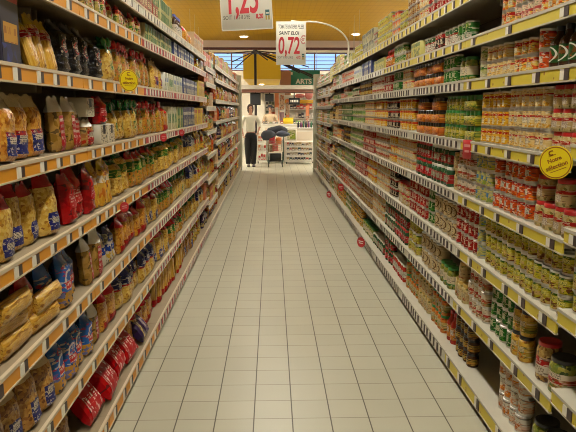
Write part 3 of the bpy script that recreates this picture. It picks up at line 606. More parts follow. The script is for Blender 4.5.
# ------------------------------------------------------------------ shelving bays
metal = plain('cream shelf enamel', (.50, .465, .36), .45, 0, 0, .12); backm = plain('brown grey back panel', (.13, .105, .075), .6, 0, 0, .1)
metall = plain('grime and bounce tinted enamel', (.31, .24, .145), .5, 0, 0, .2)  # beige holds grime plus colour reflected off the goods
lipl = plain('cream shelf lip', (.56, .46, .31), .45)
lip = plain('white shelf lip', (.72, .67, .55), .4); kick = plain('dark kick plate', (.10, .09, .07), .5)
def rail_mat(name, a, bcol, scale):
    m, nt, b = new_mat(name); N = nt.nodes; L = nt.links
    tc = N.new('ShaderNodeTexCoord'); vo = N.new('ShaderNodeTexVoronoi'); vo.inputs['Scale'].default_value = scale
    L.new(tc.outputs['Object'], vo.inputs['Vector']); gt = N.new('ShaderNodeMath'); gt.operation = 'LESS_THAN'; gt.inputs[1].default_value = .13
    L.new(vo.outputs['Distance'], gt.inputs[0]); mx = N.new('ShaderNodeMix'); mx.data_type = 'RGBA'
    mx.inputs[6].default_value = (*a, 1); mx.inputs[7].default_value = (*bcol, 1); L.new(gt.outputs[0], mx.inputs[0]); L.new(mx.outputs[2], b.inputs['Base Color'])
    b.inputs['Roughness'].default_value = .5
    return m
RAILS = {'orange': plain('orange price strip', (.66, .27, .004), .5), 'red': plain('red price strip', (.42, .02, .02), .5), 'yellow': rail_mat('yellow price strip', (.60, .48, .03), (.3, .13, .01), 17),
         'white': plain('pale price strip', (.58, .56, .46), .4, 0, .2)}
cardw = plain('white price card', (.72, .68, .58), .5); cardd = plain('dark price card', (.045, .025, .02), .5)
def bay(side, d0, d1, k):
    sg = 1 if side == 'R' else -1; X = XR if side == 'R' else XL; tops, bots = (RT, RB) if side == 'R' else (LT, LB)
    sh = shift_of(side, (d0 + d1) / 2); deep = .47
    root = empty('shelving_bay', (sg * X, d0, 0))
    near = 'first second third fourth fifth sixth seventh eighth ninth tenth eleventh twelfth thirteenth'.split()[k]
    tag(root, '%s shelving bay from the near end, %s' % (near, 'canned goods side of the aisle' if side == 'R' else 'pasta side of the aisle'), 'shelving', 'shelving bays along the ' + ('canned goods side' if side == 'R' else 'pasta side'))
    ln = d1 - d0 - .004
    obj('back_panel', MB().box(sg * deep, sg * (deep + .02), 0, ln, 0, 2.42), backm, root, smooth=False)
    for y in (0, ln - .03):
        if y == 0 or k == 99: obj('upright', MB().box(sg * (deep - .035), sg * deep, y, y + .03, 0, 2.42), metal, root, smooth=False)
    obj('kick_plate', MB().box(sg * .05, sg * .07, 0, ln, 0, bots[7] + .005), kick, root, smooth=False)
    R_ = random.Random(k * 5 + (0 if side == 'R' else 71))
    mid = (d0 + d1) / 2
    for i in range(8):
        zt, zb = tops[i] + sh, bots[i] + sh
        if i == 7: zt, zb = tops[7], bots[7]
        fx = -.035 if i == 7 else 0.0
        a = MB().box(sg * (fx + .012), sg * deep, 0, ln, zt - .028, zt)
        a.box(sg * (fx), sg * (fx + .014), 0, ln, zt - .008, zt + .004)
        a.box(sg * (fx), sg * (fx + .014), 0, ln, zb, zb + .006)
        for yb in (.02, ln - .04): a.box(sg * .2, sg * (deep - .03), yb, yb + .012, zt - .075, zt - .028)
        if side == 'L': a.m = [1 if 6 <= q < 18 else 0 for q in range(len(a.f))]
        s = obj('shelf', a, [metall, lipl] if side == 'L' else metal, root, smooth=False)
        if side == 'R': rm = 'yellow' if mid < 3.6 else ('yellow' if (i in (0, 1) and mid < 6) else 'white')
        else: rm = 'orange' if (mid < 4.2 and i > 0) else ('red' if mid < 7.5 and i > 0 else 'white')
        if side == 'R' and i == 0 and mid > 3.6: rm = 'yellow'
        obj('price_rail', MB().box(sg * (fx + .003), sg * (fx + .012), .002, ln - .002, zb + .005, zt - .007), RAILS[rm], s, smooth=False)
        # cards slid into the rail
        step = (.085 if i > 1 else .16) if (side == 'R' and mid > 3.6) else (.25 if side == 'R' else .19 if mid < 4.2 else .105)
        if i < 2 and mid < 3.6 and side == 'R': step = .45 if i == 1 else 9
        y = .05 + R_.uniform(0, .05); zc0, zc1 = zb + .007, zt - .010; cells = []
        while y < ln - .08:
            cells.append(y); y += step * R_.uniform(.8, 1.25)
        merged = MB()
        for y in cells:
            c = MB() if mid < 5.6 else merged
            pw = (.03 if side == 'L' else .034) if mid < 4.2 else .026
            swap = (side == 'R')
            c.box(sg * (fx - .0012), sg * (fx + .004), y, y + pw, zc0, zc1, 1 if swap else 0)
            c.box(sg * (fx - .0012), sg * (fx + .004), y + pw + .001, y + pw * 2, zc0 + .002, zc1 - .002, 0 if swap else 1)
            if mid < 5.6: obj('price_label', c, [cardw, cardd], s, smooth=False)
        if merged.v: obj('price_label', merged, [cardw, cardd], s, smooth=False)['kind'] = 'stuff'
    return root
k = 0; d = .92
while d < R_END - .2:
    bay('R', d, d + 1.33, k); d += 1.33; k += 1
R_END_D = d
k = 0; d = 1.5
while d < L_END - .2:
    bay('L', d, d + 1.33, k); d += 1.33; k += 1
L_END_D = d
endm = plain('pale green end panel', (.50, .50, .38), .45)
for sg, X, D, nm in ((1, XR, R_END_D, 'canned goods'), (-1, XL, L_END_D, 'pasta')):
    o = empty('end_panel', (sg * X, D, 0))
    obj('panel_board', MB().box(0, sg * .5, .004, .03, 0, 2.44, 0, .004), endm, o)
    obj('corner_post', MB().box(-sg * .06, sg * .03, .0, .06, 0, 2.44, 0, .008), endm, o)
    tag(o, 'pale end panel closing the far end of the %s shelves' % nm, 'end panel')

# ------------------------------------------------------------------ signs and tags
def text_mesh(name, s, size, mat, parent, loc, sx=1.0, shear=0.0, rot=(math.pi / 2, 0, 0), bold=0.0, align='CENTER'):
    cu = bpy.data.curves.new(name, 'FONT'); cu.body = s; cu.size = size; cu.extrude = .0006; cu.align_x = align; cu.shear = shear; cu.offset = bold
    cu.resolution_u = 4; cu.materials.append(mat)
    tmp = bpy.data.objects.new(name, cu); C.objects.link(tmp)
    dg = bpy.context.evaluated_depsgraph_get(); dg.update()
    me = bpy.data.meshes.new_from_object(tmp.evaluated_get(dg)); bpy.data.objects.remove(tmp); bpy.data.curves.remove(cu)
    if not me.materials: me.materials.append(mat)
    o = link(name, me, parent, loc, rot); o.scale = (sx, 1, 1)
    return o
paper = plain('sign paper', (.74, .72, .62), .5); redink = plain('red sign ink', (.55, .02, .03), .5); blackink = plain('black sign ink', (.03, .03, .03), .5); pinkink = plain('pale red ink', (.62, .28, .26), .5)
tealink = plain('teal logo ink', (.03, .12, .13), .5); oliveink = plain('olive logo ink', (.35, .25, .03), .5); greyink = plain('grey ink', (.16, .16, .15), .5)
frame = plain('white sign frame', (.7, .68, .6), .4); wire = plain('steel wire', (.45, .43, .38), .35, .8); rodm = plain('white sign rod', (.78, .76, .68), .35)
def price_sign(loc, roll, label, big, small_left, small_mid, small_red, lines, h=.594):
    o = empty('price_sign', loc); o.rotation_euler = (0, roll, 0)
    w = .42
    obj('board', MB().box(-w / 2, w / 2, 0, .006, 0, h, 0, .002), paper, o)
    fr = MB()
    for a in ((-w / 2 - .004, -w / 2 + .003, 0, h), (w / 2 - .003, w / 2 + .004, 0, h), (-w / 2, w / 2, -.004, .003), (-w / 2, w / 2, h - .003, h + .004)): fr.box(a[0], a[1], -.002, .008, a[2], a[3])
    obj('frame', fr, frame, o)
    for a in big: text_mesh('price_lettering', a[0], a[1], a[5] if len(a) > 5 else redink, o, (a[2], -.001, a[3]), a[4], 0.06, bold=a[1] * .02)
    for t, sz, x, z, m, sx in lines: text_mesh('caption_lettering', t, sz, m, o, (x, -.001, z), sx, .15, bold=.0015)
    text_mesh('caption_lettering', small_left, .046, blackink, o, (-.125, -.001, .085), .75, .1)
    text_mesh('caption_lettering', small_mid, .046, blackink, o, (-.01, -.001, .085), .62, .1)
    text_mesh('caption_lettering', small_red, .05, redink, o, (.105, -.001, .085), .7, .1, bold=.002)
    lg = MB().box(.155, .19, -.0012, 0, .105, .15, 0); lg.box(.155, .168, -.0012, 0, .07, .104, 1); lg.box(.177, .19, -.0012, 0, .07, .104, 1); lg.box(.16, .185, -.0013, 0, .118, .128, 2)
    obj('logo', lg, [tealink, oliveink, paper], o, smooth=False)
    return tag(o, label, 'price sign')
def Zs(v, Y):
    q = (v - VY) * COSP / F
    return H - q * Y * COSP / (1 - q * SINP)
z1 = 5.3
s1 = price_sign((-.198, 5.3, Zs(29.5, z1)), -.055, 'white price sign reading 1,25 hanging above the aisle', [('1,25', .33, -.035, .135, .5), ('€', .16, .165, .285, .8, redink)], 'SOIT 1.25', '8 3/9E', '8,20', [])
obj('hanging_wire', MB().tube([(-.17, .003, .59), (-.17, .003, Zs(40.5, 25) - Zs(29.5, z1))], .0015, 6), wire, s1)
obj('hanging_wire', MB().tube([(.17, .003, .59), (.17, .003, Zs(40.5, 25) - Zs(29.5, z1))], .0015, 6), wire, s1)
z2 = 9.06
s2 = price_sign((.28, 9.06, Zs(64.5, z2)), .0, 'white price sign reading 0,72 on a curved rod', [('0,72', .325, -.03, .155, .56), ('€', .16, .165, .29, .8, pinkink)], 'SOIT 0.90', 'LE KG', '4,72',
    [('TOMATES ENTIERES PELEES', .075, 0, .50, greyink, .40), ('SAINT ELOI', .066, -.03, .415, blackink, .85)])
zb = Zs(64.5, z2)
pts = [(1.122, 9.2, RT[0])] + [(1.122, 9.2, RT[0] + .2)]
for i in range(15):
    a = i / 14 * math.pi / 2
    pts.append((1.122 - .582 * (1 - math.cos(a)), 9.2 - .1 * i / 14, RT[0] + .25 + (zb + .60 - RT[0] - .25) * math.sin(a)))
pts += [(.42, 9.1, pts[-1][2] - .005), (.28, 9.072, zb + .605)]
rd = obj('sign_rod', MB().tube(pts, .011, 8), rodm)
obj('rod_foot', MB().lathe([(.018, 0), (.018, .012), (.014, .03)], 16).shift(1.122, 9.2, RT[0] + .0005), rodm, rd)
tag(rd, 'white rod arching from the top shelf to the 0,72 price sign', 'sign holder')

discy = plain('yellow tag plastic', (.78, .60, .01), .35, 0, .3); discr = plain('red tag plastic', (.5, .025, .03), .35, 0, .3); ring_ink = plain('brown tag ink', (.28, .09, .01), .5)
def yellow_tag(side, d, z, r, tilt, label):
    sg = 1 if side == 'R' else -1; X = (XR if side == 'R' else XL)
    o = empty('promotion_tag', (sg * (X - .05), d, z)); o.rotation_euler = (0, 0, (-math.pi / 2 if side == 'R' else math.pi / 2) + (.75 if side == 'R' else -.75))
    obj('disc', MB().disc(0, r, .003), discy, o)
    b = MB()
    for j in range(40):
        a0, a1 = j / 40 * 2 * math.pi, (j + 1) / 40 * 2 * math.pi
        b.quad_grid([[(r * .88 * math.cos(a), -.0036, r * .88 * math.sin(a)) for a in (a1, a0)], [(r * .94 * math.cos(a), -.0036, r * .94 * math.sin(a)) for a in (a1, a0)]])
    obj('border_ring', b, ring_ink, o)
    lt = empty('lettering', (0, 0, 0)); lt.parent = o; lt.rotation_euler = (0, tilt, 0)
    text_mesh('word', 'Notre', r * .34, ring_ink, lt, (0, -.0036, r * .08), 1, 0, bold=.0004)
    text_mesh('word', 'sélection', r * .38, ring_ink, lt, (0, -.0036, -r * .33), 1, 0, bold=.0004)
    obj('rule_line', MB().box(-r * .5, r * .5, -.0038, -.003, -r * .5, -r * .46), ring_ink, lt, smooth=False)
    obj('rule_line', MB().box(-r * .2, r * .2, -.0038, -.003, r * .44, r * .48), ring_ink, lt, smooth=False)
    cr = MB().tube([(r * .16 * math.cos(a) - r * .02, -.0036, r * .62 + r * .12 * math.sin(a)) for a in [math.radians(40 + i * 28) for i in range(10)]], r * .035, 6)
    obj('emblem', cr, ring_ink, lt)
    obj('clip', MB().tube([(0, .002, 0), (0, .03, .004), ((-.034 if side == 'R' else .034), .042, .004)], .004, 6), lip, o)
    return tag(o, label, 'promotion tag')
yellow_tag('R', depth_at(555, XR - .05, 1.38) - .03, 1.395, .062, -.42, 'round yellow tag clipped to the rail under red-labelled bean jars')
yellow_tag('L', depth_at(130, XL - .05, 1.74), 1.745, .06, 0, 'round yellow tag clipped to the rail under ribbon-tied pasta bags')
def red_tag(side, u, v, zc, r, label):
    sg = 1 if side == 'R' else -1; X = (XR if side == 'R' else XL)
    xo = X - .02 - r * .3 - (.035 if zc < .12 else 0); d = depth_at(u, xo, zc)
    o = empty('shelf_tag', (sg * xo, d, zc)); o.rotation_euler = (0, 0, (-math.pi / 2 if side == 'R' else math.pi / 2) + (.7 if side == 'R' else -.7))
    obj('disc', MB().disc(0, r, .003, 0, 20), discr, o)
    obj('printed_text', MB().box(-r * .6, r * .6, -.0036, -.003, r * .12, r * .3).box(-r * .5, r * .5, -.0036, -.003, -r * .25, -r * .08), pinkink if side == 'L' else cardw, o, smooth=False)
    obj('clip', MB().box(-.008, .008, .001, .01, -.01, .02), lip, o, smooth=False)
    return tag(o, label, 'shelf tag')
red_tag('L', 125, 204, 1.06, .028, 'small round red tag under the large yellow-green pasta bag')
red_tag('L', 164, 136, 1.38, .03, 'small round red tag on the fifth pasta rail, nearer of two')
red_tag('L', 182, 133, 1.38, .03, 'small round red tag on the fifth pasta rail, farther of two')
red_tag('R', 361, 231, .07, .06, 'round red-white tag on the lowest canned goods rail, nearer one')
red_tag('R', 329, 192, .07, .06, 'round red-white tag on the lowest canned goods rail, farther one')
red_tag('R', 341, 173, .40, .06, 'round red-white tag on the second canned goods rail, farther shelves')
o = empty('shelf_card', (XR - .006, depth_at(470, XR, 1.38), 1.385)); o.rotation_euler = (0, 0, -math.pi / 2 + .3)
obj('card', MB().box(-.04, .04, -.003, 0, -.07, .035, 0, .001), discr, o)
obj('printed_text', MB().box(-.028, .028, -.0036, -.002, -.005, .01).box(-.02, .02, -.0036, -.002, -.035, -.022), pinkink, o, smooth=False)
tag(o, 'small red card hanging from the rail above white and pink tins', 'shelf card')

# ------------------------------------------------------------------ room
def floor_mat():
    m, nt, b = new_mat('cream floor tiles'); N = nt.nodes; L = nt.links
    g = N.new('ShaderNodeNewGeometry'); s = N.new('ShaderNodeSeparateXYZ'); L.new(g.outputs['Position'], s.inputs[0])
    def M(op, a, b=0.0):
        n = N.new('ShaderNodeMath'); n.operation = op
        for i, q in enumerate((a, b)):
            if isinstance(q, (int, float)): n.inputs[i].default_value = q
            else: L.new(q, n.inputs[i])
        return n.outputs[0]
    x = M('ADD', M('DIVIDE', M('ADD', s.outputs[0], 20.1), .2), 0); y = M('DIVIDE', M('ADD', s.outputs[1], 20.0 - .168 + .2), .2)
    fx, fy = M('FRACT', x), M('FRACT', y)
    def gr(f, w): return M('ADD', M('LESS_THAN', f, w), M('GREATER_THAN', f, 1 - w))
    lx, ly = gr(fx, .016), gr(fy, .011)
    cx = N.new('ShaderNodeCombineXYZ'); L.new(M('FLOOR', x), cx.inputs[0]); L.new(M('FLOOR', y), cx.inputs[1])
    wn = N.new('ShaderNodeTexWhiteNoise'); L.new(cx.outputs[0], wn.inputs[0])
    no = N.new('ShaderNodeTexNoise'); no.inputs['Scale'].default_value = 3.0; no.inputs['Detail'].default_value = 6; L.new(g.outputs['Position'], no.inputs['Vector'])
    val = M('ADD', M('MULTIPLY', wn.outputs['Value'], .06), M('ADD', M('MULTIPLY', no.outputs['Fac'], .14), .88))
    hs = N.new('ShaderNodeHueSaturation'); hs.inputs['Color'].default_value = (.43, .405, .297, 1); L.new(val, hs.inputs['Value'])
    def mix(f, a, bb):
        n = N.new('ShaderNodeMix'); n.data_type = 'RGBA'; L.new(f, n.inputs[0]); L.new(a, n.inputs[6]); n.inputs[7].default_value = (*bb, 1); return n.outputs[2]
    c1 = mix(ly, hs.outputs[0], (.17, .14, .09)); c2 = mix(lx, c1, (.085, .068, .042))
    L.new(c2, b.inputs['Base Color'])
    L.new(M('ADD', M('MULTIPLY', no.outputs['Fac'], .15), .30), b.inputs['Roughness']); b.inputs['Specular IOR Level'].default_value = .4
    bp = N.new('ShaderNodeBump'); bp.inputs['Strength'].default_value = .25; bp.inputs['Distance'].default_value = .002
    L.new(M('SUBTRACT', 1.0, M('MAXIMUM', lx, ly)), bp.inputs['Height']); L.new(bp.outputs[0], b.inputs['Normal'])
    return m
def ceiling_mat():
    m, nt, b = new_mat('mustard perforated ceiling'); N = nt.nodes; L = nt.links
    g = N.new('ShaderNodeNewGeometry'); s = N.new('ShaderNodeSeparateXYZ'); L.new(g.outputs['Position'], s.inputs[0])
    def M(op, a, b=0.0):
        n = N.new('ShaderNodeMath'); n.operation = op
        for i, q in enumerate((a, b)):
            if isinstance(q, (int, float)): n.inputs[i].default_value = q
            else: L.new(q, n.inputs[i])
        return n.outputs[0]
    fx = M('FRACT', M('DIVIDE', M('ADD', s.outputs[0], 20), .15)); fy = M('FRACT', M('DIVIDE', M('ADD', s.outputs[1], 20), .6))
    ln = M('MAXIMUM', M('MULTIPLY', M('LESS_THAN', fx, .16), .5), M('LESS_THAN', fy, .1))
    mx = N.new('ShaderNodeMix'); mx.data_type = 'RGBA'; mx.inputs[6].default_value = (.40, .215, .002, 1); mx.inputs[7].default_value = (.32, .165, .002, 1)
    L.new(ln, mx.inputs[0]); L.new(mx.outputs[2], b.inputs['Base Color']); b.inputs['Roughness'].default_value = .6; b.inputs['Specular IOR Level'].default_value = .08
    return m
CEIL = Zs(40.5, 25)
struct('floor', MB().box(-9, 9, -3, 36, -.1, 0), floor_mat())
ceil_m = ceiling_mat()
struct('ceiling', MB().box(-9, 9, -3, 25, CEIL, CEIL + .1), ceil_m)
wallm = plain('warm white wall', (.76, .71, .6), .7, 0, 0, .1); pinkw = plain('pinkish white fascia', (.68, .54, .46), .6)
struct('wall_left', MB().box(-9.1, -9, -3, 36, 0, 6), wallm); struct('wall_right', MB().box(9, 9.1, -3, 36, 0, 6), wallm); struct('wall_back', MB().box(-9, 9, -3.1, -3, 0, 6), wallm)
struct('trim_1', MB().box(-9, 9, 25, 25.15, Zs(47, 25), CEIL + .4), pinkw)
struct('ceiling_front', MB().box(-9, 9, 25.15, 36, 5.3, 5.4), plain('white upper ceiling', (.66, .6, .5), .7))
struct('trim_2', MB().box(-9, 9, 25.15, 25.35, CEIL + .4, 5.3), pinkw)
Wz0, Wz1 = Zs(71, 34), Zs(52.5, 34)
fw = MB().box(-9, 9, 34, 34.2, 0, Wz0).box(-9, 9, 34, 34.2, Wz1, 5.3)
wx = [(-4.2, -.1), (.05, 4.6)]
fw.box(-9, -4.2, 34, 34.2, Wz0, Wz1).box(-.1, .05, 34, 34.2, Wz0, Wz1).box(4.6, 9, 34, 34.2, Wz0, Wz1)
struct('wall_front', fw, wallm)
slat_m = plain('pale blue louvre', (.62, .66, .72), .5); darkf = plain('dark red steel', (.09, .02, .018), .5)
glassm, nt, b = new_mat('window glass'); b.inputs['Transmission Weight'].default_value = 1; b.inputs['Roughness'].default_value = 0; b.inputs['IOR'].default_value = 1.02
for i, (a, c) in enumerate(wx):
    wnd = empty('window_%d' % (i + 1), ((a + c) / 2, 34, Wz0)); wnd['kind'] = 'structure'
    hw, hh = (c - a) / 2, Wz1 - Wz0
    fr = MB().box(-hw, hw, 0, .12, 0, .05).box(-hw, hw, 0, .12, hh - .06, hh).box(-hw, -hw + .05, 0, .12, 0, hh).box(hw - .05, hw, 0, .12, 0, hh)
    for kx in range(1, 4): fr.box(-hw + 2 * hw * kx / 4 - .03, -hw + 2 * hw * kx / 4 + .03, -.05, .12, 0, hh)
    obj('window_frame', fr, darkf, wnd, smooth=False)
    obj('pane', MB().box(-hw + .05, hw - .05, .05, .06, .05, hh - .06), glassm, wnd, smooth=False)
    sl = MB()
    for q in range(4): zq = .12 + q * (hh - .16) / 4; sl.box(-hw + .05, hw - .05, .08, .11, zq, zq + .04)
    obj('louvre_slats', sl, slat_m, wnd, smooth=False)
# dark red steel beam below the fascia
struct('beam', MB().box(-9, 9, 25.4, 25.6, Zs(50, 25.5), Zs(46.6, 25.5)), darkf)
# yellow bulkhead with its own soffit lamp, brown pier, green sign, grey canopy
yel = plain('yellow bulkhead paint', (.86, .55, .01), .45); brownp = plain('rose brown pier', (.36, .17, .09), .6)
xz = lambda u, Y: (u - UX) * Y * COSP / F
zz = 26.6
struct('trim_3', MB().box(xz(244, zz), xz(281, zz), 26.6, 33.9, Zs(79, zz), Zs(54, zz)), yel)
struct('trim_4', MB().box(xz(280.5, 27.4), xz(291, 27.4), 27.4, 27.8, 0, Zs(71, 27.4)), brownp)
signg = empty('department_sign', (xz(304.5, 27.9), 27.85, Zs(86.5, 27.9)))
gw, gh = (xz(320, 27.9) - xz(289.5, 27.9)) / 2, Zs(70.5, 27.9) - Zs(87, 27.9)
obj('sign_board', MB().box(-gw, gw, 0, .1, 0, gh, 0, .01), plain('teal green sign', (.03, .22, .14), .45), signg)
text_mesh('lettering', 'ARTS', .30, plain('white lettering', (.8, .8, .74), .5), signg, (-.03, -.004, .12), 1.0, bold=.012)
obj('logo', MB().box(-gw + .05, -gw + .16, -.004, 0, gh - .22, gh - .1), cardw, signg, smooth=False)
for sx in (-1, 1): obj('hanging_rod', MB().tube([(sx * gw * .8, .05, gh), (sx * gw * .8, .05, 5.3 - Zs(87, 27.9))], .012, 6), wire, signg)
tag(signg, 'teal green department sign with white ARTS lettering beyond the aisle', 'sign')
canm = plain('grey canopy', (.42, .38, .31), .5); redbr = plain('red brown soffit', (.16, .06, .035), .6)
can = empty('checkout_canopy', (xz(279, 22), 21.7, Zs(89.5, 22)))
obj('fascia_board', MB().box(-1.45, 1.6, 0, .12, 0, .14), canm, can, smooth=False)
obj('soffit_panel', MB().box(-1.45, 1.6, .12, 1.6, -.1, .1), redbr, can, smooth=False)
for sx in (-1.4, 1.55): obj('post', MB().box(sx - .04, sx + .04, 1.4, 1.5, -Zs(89.5, 22), -.1), canm, can, smooth=False)
tag(can, 'long grey canopy beam over the checkout zone', 'canopy')
# umbrella-like steel column with spreading struts
um = empty('tree_column', (xz(256, 23.5), 23.5, 0)); steel = plain('dark brown steel', (.022, .012, .01), .7)
zt = Zs(51, 23.5)
obj('pole', MB().lathe([(.12, 0), (.12, .02), (.047, .04), (.047, zt)], 14), steel, um)
for (u, v, dy) in ((233, 62, -.3), (236, 68, .8), (228, 53.5, .3), (244, 61, 1.6), (281, 64, -.9), (300, 73, -.5), (312, 75, .3), (309, 67, 1.2), (318, 80, 0), (322, 80, .9), (285, 53.5, .4), (268, 60, -1.6)):
    zd = 23.5 + dy; e = (xz(u, zd) - um.location[0], dy, Zs(v, zd))
    obj('strut', MB().tube([(0, 0, zt), e], .02, 6), steel, um)
obj('hub', MB().lathe([(.1, zt - .1), (.13, zt - .02), (.06, zt + .05)], 14), steel, um)
tag(um, 'dark umbrella-shaped steel column with spreading struts near the checkouts', 'column')
# recessed downlights
lampe = plain('lamp glow', (1, .95, .85), .4, emit=((1, .93, .8), 12)); ringm = plain('lamp ring', (.7, .66, .55), .4)
def downlight(x, y, z, r, label, power):
    o = empty('downlight', (x, y, z))
    obj('ring', MB().lathe([(r * .8, -.003), (r, -.012), (r * 1.25, -.003), (r * 1.25, 0)], 20), ringm, o)
    obj('lens', MB().ball((0, 0, -.006), r, r, .035), lampe, o)
    tag(o, label, 'lamp')
    l = bpy.data.lights.new('downlight_beam', 'SPOT'); l.energy = power; l.spot_size = 2.3; l.spot_blend = .8; l.shadow_soft_size = .1; l.color = (1, .9, .75)
    lo = bpy.data.objects.new('downlight_beam', l); C.objects.link(lo); lo.location = (x, y, z - .06)
downlight(xz(245, 23.6), 23.6, CEIL, .15, 'round recessed lamp in the mustard ceiling below the 1,25 sign', 8)
downlight(xz(355, 22.8), 22.8, CEIL, .15, 'round recessed lamp in the mustard ceiling above canned goods', 20)
downlight(xz(262, 32), 32, Zs(79, 26.6), .12, 'small round lamp under the yellow bulkhead', 150)

# ------------------------------------------------------------------ ceiling lighting (outside the picture, lights the shop; side and checkout lamps are added)
tube_e = plain('fluorescent diffuser', (1, 1, 1), .5, emit=((1.0, .955, .84), 66)); chk_e = plain('added checkout wall fill', (1, 1, 1), .5, emit=((1.0, .93, .80), 230)); chk_f = plain('added checkout fill', (1, 1, 1), .5, emit=((1.0, .93, .80), 120)); house = plain('lamp housing', (.7, .68, .62), .4)  # both checkout emitters are added to brighten that zone
up_e = plain('added ceiling fill', (1, 1, 1), .5, emit=((1.0, .955, .84), 11))  # added glow that lights the mustard ceiling from below
def luminaire(x, y, z, label, up=False, ln=1.5, top=CEIL, em=None):
    o = empty('pendant_lamp', (x, y, z))
    obj('housing', MB().box(-.11, .11, -ln / 2, ln / 2, -.03, .03, 0, .01), house, o)
    obj('diffuser', MB().box(-.1, .1, -ln / 2 + .03, ln / 2 - .03, -.05, -.031), em or tube_e, o, smooth=False)
    if up: obj('added_uplight', MB().box(-.1, .1, -ln / 2 + .03, ln / 2 - .03, .031, .04), up_e, o, smooth=False)
    for yy in (-ln / 3, ln / 3): obj('suspension', MB().tube([(0, yy, .03), (0, yy, top - z)], .004, 6), wire, o)
    tag(o, label, 'lamp', 'suspended fluorescent lamps')
for i in range(6): luminaire(.13, -1.2 + i * 2.6, 4.05, 'fluorescent lamp hanging in a row above the aisle floor', False)
for sx in (-3.6, 3.9):
    for i in range(6): luminaire(sx, 9.5 + i * 2.6, 2.95, 'added unseen lamp over the neighbouring aisles lighting the far ceiling', True)  # hidden behind the shelves, added to light the far ceiling
for sx, yy in ((-2.6, 31), (.2, 31.5), (3.0, 31), (-2.4, 20.5), (2.6, 20.5), (-2.2, 17.8), (2.4, 17.8)): luminaire(sx, yy, 4.6 if yy > 25 else 2.9, 'added unseen lamp brightening the checkout zone', False, 1.5, 5.3 if yy > 25 else CEIL, chk_e if yy > 25 else chk_f)  # unseen lamps added to brighten the checkouts and front wall

# ------------------------------------------------------------------ the checkout zone
whitem = plain('white laminate', (.74, .70, .60), .4); dk = plain('dark plastic', (.008, .008, .009), .55); chrome = plain('chrome', (.6, .58, .54), .25, .9); rub = plain('grey rubber', (.05, .05, .05), .6)
def goods_bits(parent_rack, X0, X1, y, z, h, cols, R_, step, label, group):
    x = X0; n = 0
    while x < X1:
        w = step * R_.uniform(.7, 1.1); hh = h * R_.uniform(.6, 1)
        c = R_.choice(cols); n += 1
        o = obj('boxed_item', MB().box(-w / 2, w / 2, 0, .09, 0, hh, 0, .004).box(-w * .36, w * .36, -.002, 0, hh * .2, hh * .55, 1), [plain('box %.2f%.2f%.2f' % c, c, .4), cardw])
        o.location = (x + w / 2, y, z); tag(o, label % words_of(n), 'box', group); x += w + .012
def display_rack(name, X0, X1, Y, Z, n, label):
    o = empty(name, ((X0 + X1) / 2, Y, 0)); hw = (X1 - X0) / 2
    for sx in (-1, 1):
        obj('side_frame', MB().box(sx * hw - .012, sx * hw + .012, 0, .03, .06, Z).box(sx * hw - .012, sx * hw + .012, .37, .4, .06, Z).box(sx * hw - .012, sx * hw + .012, 0, .4, Z - .03, Z), whitem, o, smooth=False)
        for y in (.03, .37):
            w_ = MB().lathe([(.03, -.012), (.035, 0), (.03, .012)], 12); w_.v = [(sx * (hw - .02) + z, y + yy, .035 + x) for x, yy, z in w_.v]
            obj('caster', w_, rub, o)
    for i in range(n):
        z = .1 + i * (Z - .1) / n
        obj('shelf', MB().box(-hw, hw, 0, .4, z - .02, z).box(-hw, hw, -.012, 0, z - .03, z + .02), whitem, o, smooth=False)
    obj('top_board', MB().box(-hw, hw, 0, .4, Z - .012, Z + .004, 0, .004), whitem, o)
    return tag(o, label, 'display rack')
RR = random.Random(3)
zr = 17.9
rx0, rx1 = xz(286, 18.2), xz(314, 18.2)
display_rack('display_rack', rx0, rx1, 17.9, .66, 4, 'low white rack of small goods before the checkout counter')
rowcol = [(.4, .05, .03), (.03, .04, .08), (.4, .3, .12), (.5, .42, .3), (.04, .07, .06), (.3, .14, .04), (.02, .02, .03)]
for i in range(4):
    goods_bits(None, rx0 + .03, rx1 - .12, 17.94, .1 + i * .14 + .0005, .115, rowcol, RR, .075, '%s small box in the ' + ['lowest', 'second', 'third', 'top'][i] + ' row of the low white rack', 'small goods on the low white rack')
lx0, lx1 = xz(257.5, 18.4), xz(270, 18.4)
display_rack('display_rack', lx0, lx1, 18.1, .92, 3, 'narrow white rack of red goods behind the standing woman')
for i in range(3):
    goods_bits(None, lx0 + .03, lx1 - .08, 18.14, .1 + i * .2733 + .0005, .2, [(.55, .05, .04), (.6, .2, .06), (.66, .56, .42), (.45, .03, .04)], RR, .07, '%s red item in the ' + ['lowest', 'middle', 'top'][i] + ' row of the narrow white rack', 'red goods on the narrow rack')
def counter(name, X0, X1, Y0, Y1, Z, label):
    o = empty(name, ((X0 + X1) / 2, Y0, 0)); hw = (X1 - X0) / 2
    obj('counter_body', MB().box(-hw + .03, hw - .03, .03, Y1 - Y0, .0, Z - .04), whitem, o, smooth=False)
    obj('counter_top', MB().box(-hw, hw, 0, Y1 - Y0, Z - .04, Z, 0, .008), plain('pale counter top', (.62, .58, .5), .35), o)
    obj('front_panel', MB().box(-hw + .1, hw - .1, .022, .031, .15, Z - .12), plain('cream panel', (.66, .56, .42), .5), o, smooth=False)
    return tag(o, label, 'counter')
counter('checkout_counter', xz(281, 18.9), xz(315, 18.9), 18.5, 19.1, 1.04, 'white checkout counter directly behind the low white rack')
counter('checkout_counter', xz(262, 21), xz(300, 21), 20.6, 21.3, 1.1, 'farther white checkout counter in front of the capped person')
